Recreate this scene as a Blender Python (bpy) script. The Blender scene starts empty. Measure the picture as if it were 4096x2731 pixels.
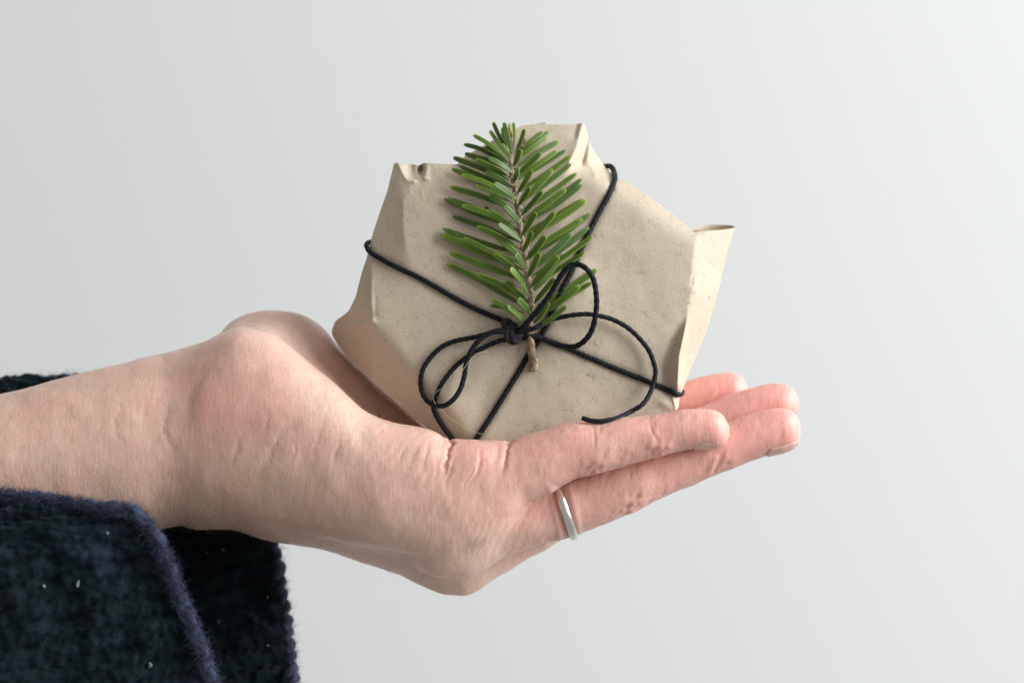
import bpy, math, random
import numpy as np
from mathutils import Vector

random.seed(7)
rng = np.random.default_rng(11)
scene = bpy.context.scene
col = scene.collection

# ------------------------------------------------------------------ scale
S = 7.0e-5            # metres per reading unit at the parcel's distance
DCAM = 0.75           # metres from camera to the reference plane (d = 0)
DP = DCAM / S
CX, CY = 2048.0, 1365.5

def kf(d):
    return 1.0 + np.asarray(d, dtype=float) / DP

def W(px, py, d):
    """reading position at depth d -> metres"""
    k = kf(d)
    return np.stack([(np.asarray(px, float) - CX) * k * S,
                     np.asarray(d, float) * S * np.ones_like(k),
                     (CY - np.asarray(py, float)) * k * S], axis=-1)

# ------------------------------------------------------------------ camera, world, light
cam = bpy.data.cameras.new('camera')
cam.sensor_width = 36.0
cam.lens = 36.0 * DCAM / (4096 * S)
cam.clip_start = 0.05
cam.clip_end = 50
cam.dof.use_dof = True
cam.dof.focus_distance = DCAM + 0.004
cam.dof.aperture_fstop = 7.5
cam_o = bpy.data.objects.new('camera', cam)
cam_o.location = (0, -DCAM, 0)
cam_o.rotation_euler = (math.radians(90), 0, 0)
col.objects.link(cam_o)
scene.camera = cam_o

world = bpy.data.worlds.new('World')
scene.world = world
world.use_nodes = True
wb = world.node_tree.nodes['Background']
wb.inputs[0].default_value = (1.0, 0.975, 0.945, 1)
wb.inputs[1].default_value = 0.36

def area(name, loc, target, sx, sy, power, color):
    l = bpy.data.lights.new(name, 'AREA')
    l.shape = 'RECTANGLE'; l.size = sx; l.size_y = sy
    l.energy = power; l.color = color
    o = bpy.data.objects.new(name, l)
    o.location = loc
    o.rotation_euler = (Vector(target) - Vector(loc)).to_track_quat('-Z', 'Y').to_euler()
    col.objects.link(o)
    return o
area('window_light', (2.0, -0.60, 0.86), (0, 0.2, -0.05), 1.7, 1.9, 114.0, (0.94, 0.98, 1.0))

vs = scene.view_settings
vs.view_transform = 'Standard'; vs.look = 'None'; vs.gamma = 1; vs.exposure = 0.10

# ------------------------------------------------------------------ helpers
def tag(o, label=None, cat=None, group=None, kind=None):
    if label: o['label'] = label
    if cat: o['category'] = cat
    if group: o['group'] = group
    if kind: o['kind'] = kind
    return o

def empty(name, loc):
    o = bpy.data.objects.new(name, None)
    o.empty_display_size = 0.01
    o.location = Vector(loc)
    col.objects.link(o)
    return o

def mesh_obj(name, verts, faces, mat, parent=None, smooth=True):
    me = bpy.data.meshes.new(name)
    verts = np.asarray(verts, dtype=np.float32)
    if isinstance(faces, np.ndarray):
        n, c = faces.shape
        me.vertices.add(len(verts)); me.vertices.foreach_set('co', verts.ravel())
        me.loops.add(n * c); me.loops.foreach_set('vertex_index', faces.astype(np.int32).ravel())
        me.polygons.add(n)
        me.polygons.foreach_set('loop_start', np.arange(0, n * c, c, dtype=np.int32))
        me.polygons.foreach_set('loop_total', np.full(n, c, dtype=np.int32))
        me.update(calc_edges=True)
        me.validate()
    else:
        me.from_pydata([tuple(v) for v in verts], [], faces)
    # faces must look outwards
    nl = len(me.loops); li = np.empty(nl, np.int32); me.loops.foreach_get('vertex_index', li)
    pn = np.empty(len(me.polygons) * 3, np.float32); me.polygons.foreach_get('normal', pn)
    pc = np.empty(len(me.polygons) * 3, np.float32); me.polygons.foreach_get('center', pc)
    pa = np.empty(len(me.polygons), np.float32); me.polygons.foreach_get('area', pa)
    c0_ = verts.mean(0)
    if (((pc.reshape(-1, 3) - c0_) * pn.reshape(-1, 3)).sum(1) * pa).sum() < 0: me.flip_normals()
    if smooth:
        me.polygons.foreach_set('use_smooth', np.ones(len(me.polygons), dtype=bool))
    if mat: me.materials.append(mat)
    o = bpy.data.objects.new(name, me)
    col.objects.link(o)
    if parent is not None:
        o.parent = parent
        # geometry is written in world metres: shift into the parent's frame
        off = np.array(world_loc(parent), dtype=np.float32)
        me.vertices.foreach_set('co', (verts - off).ravel())
        me.update()
    return o

def world_loc(o):
    l = Vector((0, 0, 0))
    while o is not None:
        l += o.location; o = o.parent
    return l

def set_attr(me, name, arr):
    a = me.attributes.new(name, 'FLOAT_COLOR', 'POINT')
    out = np.ones((len(me.vertices), 4), dtype=np.float32)
    out[:, :arr.shape[1]] = arr
    a.data.foreach_set('color', out.ravel())

def pchip(xs, ys, x):
    xs = np.asarray(xs, float); ys = np.asarray(ys, float)
    h = np.diff(xs); dl = np.diff(ys) / h
    m = np.zeros_like(ys)
    m[0] = dl[0]; m[-1] = dl[-1]
    for i in range(1, len(xs) - 1):
        if dl[i - 1] * dl[i] > 0:
            w1 = 2 * h[i] + h[i - 1]; w2 = h[i] + 2 * h[i - 1]
            m[i] = (w1 + w2) / (w1 / dl[i - 1] + w2 / dl[i])
    x = np.clip(x, xs[0], xs[-1])
    i = np.clip(np.searchsorted(xs, x) - 1, 0, len(xs) - 2)
    t = (x - xs[i]) / h[i]
    t2 = t * t; t3 = t2 * t
    return ((2 * t3 - 3 * t2 + 1) * ys[i] + (t3 - 2 * t2 + t) * h[i] * m[i]
            + (-2 * t3 + 3 * t2) * ys[i + 1] + (t3 - t2) * h[i] * m[i + 1])

def catmull(pts, step, closed=False):
    """centripetal-ish Catmull-Rom through pts, resampled at about `step`"""
    p = np.asarray(pts, float)
    if closed:
        q = np.vstack([p[-1], p, p[0], p[1]])
    else:
        q = np.vstack([2 * p[0] - p[1], p, 2 * p[-1] - p[-2]])
    out = []
    for i in range(1, len(q) - 2):
        p0, p1, p2, p3 = q[i - 1], q[i], q[i + 1], q[i + 2]
        t = np.linspace(0, 1, 24, endpoint=False)[:, None]
        m1 = (p2 - p0) * 0.5; m2 = (p3 - p1) * 0.5
        L = np.linalg.norm(p2 - p1)
        for m in (m1, m2):
            n = np.linalg.norm(m)
            if n > L: m *= L / n
        out.append((2 * t**3 - 3 * t**2 + 1) * p1 + (t**3 - 2 * t**2 + t) * m1
                   + (-2 * t**3 + 3 * t**2) * p2 + (t**3 - t**2) * m2)
    out.append(q[-2][None, :])
    c = np.vstack(out)
    s = np.concatenate([[0], np.cumsum(np.linalg.norm(np.diff(c, axis=0), axis=1))])
    n = max(3, int(round(s[-1] / step)))
    u = np.linspace(0, s[-1], n + 1)
    r = np.stack([np.interp(u, s, c[:, j]) for j in range(c.shape[1])], axis=1)
    return r[:-1] if closed else r

_vt = {}
def vnoise(p, seed=0):
    """value noise, p (n,k) -> about -1..1"""
    p = np.asarray(p, float)
    if p.shape[1] == 2: p = np.hstack([p, np.zeros((len(p), 1))])
    if seed not in _vt:
        _vt[seed] = np.random.default_rng(seed).uniform(-1, 1, (32, 32, 32))
    T = _vt[seed]
    i = np.floor(p).astype(int); f = p - i
    f = f * f * f * (f * (f * 6 - 15) + 10)
    r = 0
    for a in (0, 1):
        for b in (0, 1):
            for c in (0, 1):
                w = (f[:, 0] if a else 1 - f[:, 0]) * (f[:, 1] if b else 1 - f[:, 1]) * (f[:, 2] if c else 1 - f[:, 2])
                r = r + w * T[(i[:, 0] + a) % 32, (i[:, 1] + b) % 32, (i[:, 2] + c) % 32]
    return r

def fbm(p, seed=0, octv=3):
    r = 0; a = 1.0; p = np.asarray(p, float)
    for o in range(octv):
        r = r + a * vnoise(p * 2**o + 3.7 * o, seed + o); a *= 0.5
    return r

def frames(P):
    """parallel transport frames for polyline P (n,3)"""
    T = np.gradient(P, axis=0)
    T /= np.linalg.norm(T, axis=1)[:, None] + 1e-12
    N = np.zeros_like(P)
    a = np.array([0, -1.0, 0]) if abs(T[0][1]) < 0.9 else np.array([0, 0, 1.0])
    n = a - T[0] * a.dot(T[0]); n /= np.linalg.norm(n); N[0] = n
    for i in range(1, len(P)):
        n = N[i - 1] - T[i] * N[i - 1].dot(T[i]); N[i] = n / (np.linalg.norm(n) + 1e-12)
    return T, N, np.cross(T, N)

def sweep(P, radius, nside, mod=None, cap=True):
    """tube along P; radius scalar/array; mod(theta, s) multiplies the radius"""
    T, N, B = frames(P)
    s = np.concatenate([[0], np.cumsum(np.linalg.norm(np.diff(P, axis=0), axis=1))])
    th = np.linspace(0, 2 * np.pi, nside, endpoint=False)
    r = np.broadcast_to(np.asarray(radius, float), (len(P),))[:, None] * np.ones((1, nside))
    if mod is not None: r = r * mod(th[None, :], s[:, None])
    V = P[:, None, :] + r[..., None] * (np.cos(th)[None, :, None] * N[:, None, :] + np.sin(th)[None, :, None] * B[:, None, :])
    n = len(P)
    i = np.arange(n - 1)[:, None]; j = np.arange(nside)[None, :]; j2 = (j + 1) % nside
    F = np.stack([i * nside + j, i * nside + j2, (i + 1) * nside + j2, (i + 1) * nside + j], axis=-1).reshape(-1, 4)
    V = V.reshape(-1, 3)
    faces = [tuple(f) for f in F.tolist()]
    if cap:
        faces.append(tuple(range(nside))[::-1]); faces.append(tuple((n - 1) * nside + k for k in range(nside)))
    return V, faces

class Bag:
    def __init__(self): self.v = []; self.f = []; self.n = 0
    def add(self, V, F):
        self.v.append(np.asarray(V)); self.f += [tuple(x + self.n for x in f) for f in F]; self.n += len(V)
    def build(self, name, mat, parent=None): return mesh_obj(name, np.vstack(self.v), self.f, mat, parent)

def hairs(roots, dirs, length, radius, seg=4, curl=0.6, seed=1):
    """many thin three-sided fibres; all in metres; returns arrays"""
    g = np.random.default_rng(seed)
    n = len(roots)
    L = length * g.uniform(0.4, 1.3, n)
    p = roots.copy(); d = dirs / (np.linalg.norm(dirs, axis=1)[:, None] + 1e-12)
    pts = [p]
    bend = g.normal(0, 1, (n, 3)) * curl
    for k in range(seg):
        d = d + bend / seg + g.normal(0, 1, (n, 3)) * curl * 0.35
        d /= np.linalg.norm(d, axis=1)[:, None]
        p = p + d * (L / seg)[:, None]
        pts.append(p)
    pts = np.stack(pts, 1)
    a = np.cross(d, g.normal(0, 1, (n, 3))); a /= np.linalg.norm(a, axis=1)[:, None] + 1e-12
    b = np.cross(d, a)
    V = []
    for k in range(seg + 1):
        r = radius * (1 - 0.75 * k / seg)
        for t in range(3):
            c, s_ = math.cos(t * 2.0944), math.sin(t * 2.0944)
            V.append(pts[:, k] + r * (c * a + s_ * b))
    V = np.stack(V, 1)                      # n, (seg+1)*3, 3
    F = []
    for k in range(seg):
        for t in range(3):
            t2 = (t + 1) % 3
            F.append([k * 3 + t, k * 3 + t2, (k + 1) * 3 + t2, (k + 1) * 3 + t])
    F = np.array(F)[None] + (np.arange(n) * (seg + 1) * 3)[:, None, None]
    return V.reshape(-1, 3), F.reshape(-1, 4)

# ------------------------------------------------------------------ materials
class NT:
    def __init__(self, name):
        self.m = bpy.data.materials.new(name); self.m.use_nodes = True
        self.t = self.m.node_tree; self.b = self.t.nodes['Principled BSDF']
        self.out = self.t.nodes['Material Output']
    def n(self, kind, **kw):
        nd = self.t.nodes.new('ShaderNode' + kind)
        for k, v in kw.items():
            if k.startswith('i_'):
                key = k[2:]
                nd.inputs[int(key) if key.isdigit() else key].default_value = v
            else: setattr(nd, k, v)
        return nd
    def l(self, a, b): self.t.links.new(a, b)
    def sock(self, x, inp):
        if hasattr(x, 'is_linked') or isinstance(x, bpy.types.NodeSocket): self.l(x, inp)
        else: inp.default_value = x
    def math(self, op, a, b=0.0, clamp=False):
        nd = self.n('Math', operation=op, use_clamp=clamp)
        self.sock(a, nd.inputs[0]); self.sock(b, nd.inputs[1]); return nd.outputs[0]
    def mix(self, f, a, b, blend='MIX'):
        nd = self.n('Mix', data_type='RGBA', blend_type=blend)
        self.sock(f, nd.inputs[0]); self.sock(a, nd.inputs[6]); self.sock(b, nd.inputs[7]); return nd.outputs[2]
    def noise(self, vec, scale, detail=2.0, rough=0.5, out=0):
        nd = self.n('TexNoise'); nd.inputs['Scale'].default_value = scale
        nd.inputs['Detail'].default_value = detail; nd.inputs['Roughness'].default_value = rough
        if vec is not None: self.l(vec, nd.inputs['Vector'])
        return nd.outputs[out]
    def ramp(self, x, lo, hi, a=0.0, b=1.0):
        nd = self.n('MapRange'); nd.interpolation_type = 'SMOOTHSTEP'
        self.sock(x, nd.inputs[0]); nd.inputs[1].default_value = lo; nd.inputs[2].default_value = hi
        nd.inputs[3].default_value = a; nd.inputs[4].default_value = b; return nd.outputs[0]
    def bump(self, h, strength, dist, normal=None):
        nd = self.n('Bump'); nd.inputs['Strength'].default_value = strength; nd.inputs['Distance'].default_value = dist
        self.l(h, nd.inputs['Height'])
        if normal is not None: self.l(normal, nd.inputs['Normal'])
        return nd.outputs[0]
    def obj(self): return self.n('TexCoord').outputs['Object']
    def set(self, **kw):
        for k, v in kw.items():
            inp = self.b.inputs[k.replace('_', ' ')]
            self.sock(v, inp)

def c4(r, g, b): return (r, g, b, 1.0)

def mat_wall():
    n = NT('painted_wall'); o = n.obj()
    v = n.noise(o, 1.3, 3)
    n.set(Base_Color=n.mix(v, c4(.605, .608, .600), c4(.630, .633, .625)), Roughness=0.85,
          Normal=n.bump(n.noise(o, 90, 4), 0.08, 0.002))
    return n.m

def mat_paper():
    n = NT('kraft_paper'); o = n.obj()
    warp = n.n('VectorMath', operation='MULTIPLY_ADD')
    wn = n.n('TexNoise'); wn.inputs['Scale'].default_value = 420; n.l(o, wn.inputs['Vector'])
    n.l(wn.outputs['Color'], warp.inputs[0]); warp.inputs[1].default_value = (.0010,) * 3; n.l(o, warp.inputs[2])
    w = warp.outputs[0]
    def fib(sc, wid, msc, thr, off):
        mp = n.n('Mapping'); mp.inputs['Location'].default_value = (off, off * 1.7, -off); n.l(w, mp.inputs[0])
        a = n.noise(mp.outputs[0], sc, 1.0)
        line = n.ramp(n.math('ABSOLUTE', n.math('SUBTRACT', a, 0.5)), wid * .35, wid, 1, 0)
        mask = n.ramp(n.noise(mp.outputs[0], msc, 1.0), thr, thr + .05)
        return n.math('MULTIPLY', line, mask)
    f1 = fib(260, .010, 330, .50, .3)
    f2 = fib(330, .012, 400, .50, 1.9)
    f3 = fib(200, .0065, 280, .55, 4.1)
    f4 = fib(410, .014, 470, .50, 7.7)
    f5 = fib(300, .010, 360, .50, 11.3)
    f6 = fib(480, .016, 520, .50, 15.1)
    fl = n.n('TexVoronoi'); fl.inputs['Scale'].default_value = 210; n.l(w, fl.inputs['Vector'])
    spk = n.ramp(fl.outputs['Distance'], .045, .09, 1, 0)
    sel = n.n('SeparateColor'); n.l(fl.outputs['Color'], sel.inputs[0])
    spk = n.math('MULTIPLY', spk, n.math('GREATER_THAN', sel.outputs[0], .93))
    base = n.mix(n.ramp(n.noise(o, 60, 4), .3, .7), c4(.490, .412, .315), c4(.530, .450, .350))
    base = n.mix(n.math('MULTIPLY', n.ramp(n.noise(o, 900, 3), .35, .65), .25), base, c4(.47, .385, .285))
    for f_, k_, c_ in ((f1, .42, c4(.26, .19, .11)), (f2, .38, c4(.27, .22, .12)), (f3, .60, c4(.16, .11, .07)),
                       (f4, .34, c4(.28, .21, .13)), (f5, .36, c4(.30, .20, .12)), (f6, .32, c4(.25, .19, .12))):
        base = n.mix(n.math('MULTIPLY', f_, k_ * .82), base, c_)
    base = n.mix(n.math('MULTIPLY', spk, .8), base, c4(.08, .06, .05))
    h = n.math('ADD', n.noise(o, 1500, 4, .65), n.math('MULTIPLY', n.noise(o, 330, 3), .5))
    n.set(Base_Color=base, Roughness=.60, Normal=n.bump(h, .22, .0004))
    n.b.inputs['Specular IOR Level'].default_value = .3
    return n.m

def mat_skin():
    n = NT('skin'); o = n.obj()
    at = n.n('Attribute', attribute_name='tint'); sp = n.n('SeparateColor'); n.l(at.outputs['Color'], sp.inputs[0])
    v = n.noise(o, 130, 4, .6)
    base = n.mix(n.ramp(v, .35, .65), c4(.640, .432, .345), c4(.690, .472, .385))
    base = n.mix(n.math('MULTIPLY', n.ramp(n.noise(o, 62, 4, .6), .42, .66), .42), base, c4(.70, .415, .335))
    base = n.mix(n.math('MULTIPLY', n.ramp(n.noise(o, 420, 3), .5, .75), .07), base, c4(.52, .32, .26))
    base = n.mix(n.math('MULTIPLY', sp.outputs[0], .85), base, c4(.76, .325, .285))
    base = n.mix(sp.outputs[1], base, c4(.57, .43, .30))
    base = n.mix(n.math('MULTIPLY', sp.outputs[2], .55), base, c4(.45, .17, .12))
    vo = n.n('TexVoronoi', feature='DISTANCE_TO_EDGE'); vo.inputs['Scale'].default_value = 1500
    mp = n.n('Mapping'); mp.inputs['Rotation'].default_value = (0, .45, 0); mp.inputs['Scale'].default_value = (1, .6, .55); n.l(o, mp.inputs[0])
    n.l(mp.outputs[0], vo.inputs['Vector'])
    cell = n.ramp(vo.outputs['Distance'], 0, .16)
    st = n.n('Mapping'); st.inputs['Scale'].default_value = (1, .4, .25); st.inputs['Rotation'].default_value = (0, .35, 0); n.l(o, st.inputs[0])
    h = n.math('ADD', n.math('MULTIPLY', cell, .30), n.math('MULTIPLY', n.noise(st.outputs[0], 1000, 4, .6), 2.0))
    h = n.math('ADD', h, n.math('MULTIPLY', n.noise(o, 240, 3), 1.2))
    n.set(Base_Color=base, Roughness=n.ramp(n.noise(o, 500, 3), .3, .7, .34, .50), Normal=n.bump(h, .20, .0005))
    n.b.inputs['Subsurface Weight'].default_value = .45
    n.b.inputs['Subsurface Radius'].default_value = (1.0, .35, .2)
    n.b.inputs['Subsurface Scale'].default_value = .0035
    n.b.inputs['Specular IOR Level'].default_value = .48
    return n.m

def mat_nail():
    n = NT('fingernail'); o = n.obj()
    n.set(Base_Color=n.mix(n.noise(o, 400, 2), c4(.66, .38, .31), c4(.71, .44, .37)), Roughness=.25)
    n.b.inputs['Subsurface Weight'].default_value = .3; n.b.inputs['Subsurface Scale'].default_value = .001
    return n.m

def mat_cord():
    n = NT('waxed_cord'); o = n.obj()
    v = n.noise(o, 900, 3, .7)
    n.set(Base_Color=n.mix(n.ramp(v, .4, .75), c4(.0025, .0038, .006), c4(.008, .012, .019)), Roughness=.55,
          Normal=n.bump(n.noise(o, 2600, 3, .7), .5, .0003))
    n.b.inputs['Specular IOR Level'].default_value = .20
    n.b.inputs['Sheen Weight'].default_value = .02; n.b.inputs['Sheen Roughness'].default_value = .5
    return n.m

def mat_plain(name, a, b, scale, rough, bump=.3, bd=.0003, sheen=0.0, sheen_tint=None):
    n = NT(name); o = n.obj()
    n.set(Base_Color=n.mix(n.ramp(n.noise(o, scale, 4, .6), .35, .65), a, b), Roughness=rough,
          Normal=n.bump(n.noise(o, scale * 2.5, 4, .6), bump, bd))
    n.b.inputs['Sheen Weight'].default_value = sheen
    if sheen_tint: n.b.inputs['Sheen Tint'].default_value = sheen_tint
    return n.m

def mat_needle(name, c1, c2, edge):
    n = NT(name); o = n.obj()
    at = n.n('Attribute', attribute_name='blade'); sp = n.n('SeparateColor'); n.l(at.outputs['Color'], sp.inputs[0])
    inf = n.n('ObjectInfo')
    base = n.mix(inf.outputs['Random'], c1, c2)
    base = n.mix(n.math('MULTIPLY', n.ramp(n.noise(o, 700, 3), .35, .7), .4), base, c4(.05, .12, .012))
    base = n.mix(n.math('MULTIPLY', sp.outputs[0], .55), base, edge)
    base = n.mix(n.math('MULTIPLY', sp.outputs[1], .7), base, c4(.20, .26, .10))
    n.set(Base_Color=base, Roughness=.46, Normal=n.bump(n.noise(o, 1500, 2), .15, .0002))
    n.b.inputs['Subsurface Weight'].default_value = .12
    n.b.inputs['Subsurface Radius'].default_value = (.4, 1, .1); n.b.inputs['Subsurface Scale'].default_value = .0008
    n.b.inputs['Specular IOR Level'].default_value = .38
    return n.m

def mat_wool():
    n = NT('navy_wool'); o = n.obj()
    at = n.n('Attribute', attribute_name='knit'); sp = n.n('SeparateColor'); n.l(at.outputs['Color'], sp.inputs[0])
    base = n.mix(n.ramp(n.noise(o, 220, 4, .65), .4, .7), c4(.0035, .0100, .0098), c4(.0100, .0180, .0195))
    base = n.mix(n.math('MULTIPLY', n.ramp(n.noise(o, 55, 3), .58, .75), .6), base, c4(.022, .030, .056))
    n.set(Base_Color=base, Roughness=.95, Normal=n.bump(n.noise(o, 900, 4, .7), .8, .001))
    n.b.inputs['Specular IOR Level'].default_value = .1
    n.b.inputs['Sheen Weight'].default_value = .06; n.b.inputs['Sheen Roughness'].default_value = .6
    n.b.inputs['Sheen Tint'].default_value = c4(.35, .45, .9)
    return n.m

def mat_silver():
    n = NT('silver'); o = n.obj()
    n.set(Base_Color=c4(.74, .72, .67), Metallic=1.0, Roughness=n.ramp(n.noise(o, 600, 3), .3, .7, .24, .36),
          Normal=n.bump(n.noise(o, 300, 3), .12, .0003))
    return n.m

M_WALL = mat_wall(); M_PAPER = mat_paper(); M_SKIN = mat_skin(); M_NAIL = mat_nail(); M_CORD = mat_cord()
M_KNOT = mat_plain('cord_fuzz', c4(.006, .006, .008), c4(.017, .016, .021), 900, .95, .6, sheen=.06)
M_BARK = mat_plain('twig_bark', c4(.13, .085, .05), c4(.30, .22, .14), 420, .8, .8, .0006)
M_CUT = mat_plain('cut_wood', c4(.36, .26, .16), c4(.48, .37, .25), 700, .8)
M_BUD = mat_plain('bud_scale', c4(.30, .22, .05), c4(.42, .36, .12), 800, .6)
M_BUDR = mat_plain('bud_red', c4(.10, .045, .04), c4(.22, .12, .10), 900, .6, .8)
M_RESIN = mat_plain('resin', c4(.55, .56, .60), c4(.75, .76, .80), 1200, .25)
M_ND = mat_needle('needle_green', c4(.044, .090, .007), c4(.076, .132, .010), c4(.33, .39, .05))
M_NP = mat_needle('needle_pale', c4(.056, .104, .022), c4(.078, .132, .032), c4(.20, .27, .08))
M_NK = mat_needle('needle_deep', c4(.024, .052, .007), c4(.046, .086, .009), c4(.16, .21, .035))
M_WOOL = mat_wool()
M_TRIM = mat_plain('navy_trim', c4(.012, .017, .034), c4(.030, .040, .080), 260, .95, .9, .001, .25, c4(.5, .6, 1))
M_LINT = mat_plain('lint', c4(.12, .12, .15), c4(.30, .30, .34), 700, .9)
M_SILVER = mat_silver()
M_HAIR = mat_plain('blond_hair', c4(.50, .40, .22), c4(.62, .52, .32), 500, .4)
M_DOWN = mat_plain('skin_down', c4(.50, .40, .28), c4(.60, .50, .38), 500, .5)

# ------------------------------------------------------------------ the wall behind
wx, wy0, wy1, wz = 2.6, 0.80, 0.90, 2.0
V = [(x, y, z) for x in (-wx, wx) for y in (wy0, wy1) for z in (-wz, wz)]
F = [(0, 1, 3, 2), (4, 6, 7, 5), (0, 4, 5, 1), (2, 3, 7, 6), (0, 2, 6, 4), (1, 5, 7, 3)]
wall = mesh_obj('wall', V, F, M_WALL, smooth=False)
tag(wall, 'plain pale grey painted wall behind the hand', kind='structure')

# ------------------------------------------------------------------ the parcel
OUT = [(1577, 652), (1594, 652), (1629, 656), (1664, 660), (1676, 664), (1690, 653), (1707, 652), (1769, 656), (1828, 659),
       (1860, 625), (1960, 568), (2062, 517), (2090, 502), (2150, 497), (2178, 495), (2191, 498), (2293, 498), (2332, 493), (2341, 503),
       (2355, 558), (2370, 596), (2417, 664), (2440, 690), (2472, 711), (2553, 753), (2617, 800), (2689, 855), (2765, 919), (2780, 930),
       (2802, 926), (2890, 919), (2942, 911), (2936, 925), (2910, 1004), (2889, 1098), (2856, 1230), (2825, 1330), (2775, 1444),
       (2745, 1521), (2718, 1590), (2716, 1624), (2703, 1645), (2560, 1690), (2300, 1760), (2000, 1812), (1880, 1810), (1800, 1778),
       (1655, 1672), (1490, 1528), (1405, 1446), (1353, 1382), (1330, 1344), (1326, 1325), (1331, 1308), (1343, 1282), (1376, 1259),
       (1396, 1242), (1423, 1186), (1447, 1090), (1466, 1035), (1481, 975), (1494, 925), (1519, 850), (1550, 763), (1572, 672)]

def sdl(x, y, A, B, side):
    """distance to the line A-B, positive on the side where the point `side` lies"""
    L = math.hypot(B[0] - A[0], B[1] - A[1])
    f = lambda px, py: ((px - A[0]) * (B[1] - A[1]) - (py - A[1]) * (B[0] - A[0])) / L
    return f(x, y) * (1 if f(*side) > 0 else -1)

def sp(s, w): return w * np.logaddexp(0, np.clip(s / w, -50, 50))
def gs(x, y, cx, cy, sx, sy, ang=0.0):
    c, s_ = math.cos(ang), math.sin(ang)
    u = (x - cx) * c + (y - cy) * s_; v = -(x - cx) * s_ + (y - cy) * c
    return np.exp(-(u / sx)**2 - (v / sy)**2)
def sstep(x, a, b):
    t = np.clip((x - a) / (b - a), 0, 1); return t * t * (3 - 2 * t)
def segdist(x, y, pts):
    d = np.full(np.shape(x), 1e9)
    for (ax, ay), (bx, by) in zip(pts[:-1], pts[1:]):
        vx, vy = bx - ax, by - ay
        t = np.clip(((x - ax) * vx + (y - ay) * vy) / (vx * vx + vy * vy), 0, 1)
        d = np.minimum(d, np.hypot(x - ax - t * vx, y - ay - t * vy))
    return d

WRAPS = [[(1469, 990), (1503, 1022), (1681, 1113), (1880, 1225), (2013, 1285), (2060, 1325)],
         [(2457, 700), (2438, 775), (2374, 894), (2282, 1090), (2180, 1315), (2105, 1430), (1965, 1665), (1905, 1760)],
         [(2090, 1345), (2180, 1357), (2340, 1422), (2590, 1525), (2715, 1580)]]

def rid(x, y, pts, w):
    """a sharp paper fold line: peaked in the middle, falling off to both sides"""
    d = segdist(x, y, pts) / w
    return np.exp(-(np.sqrt(d * d + .03) - .17) * 1.15)

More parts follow.
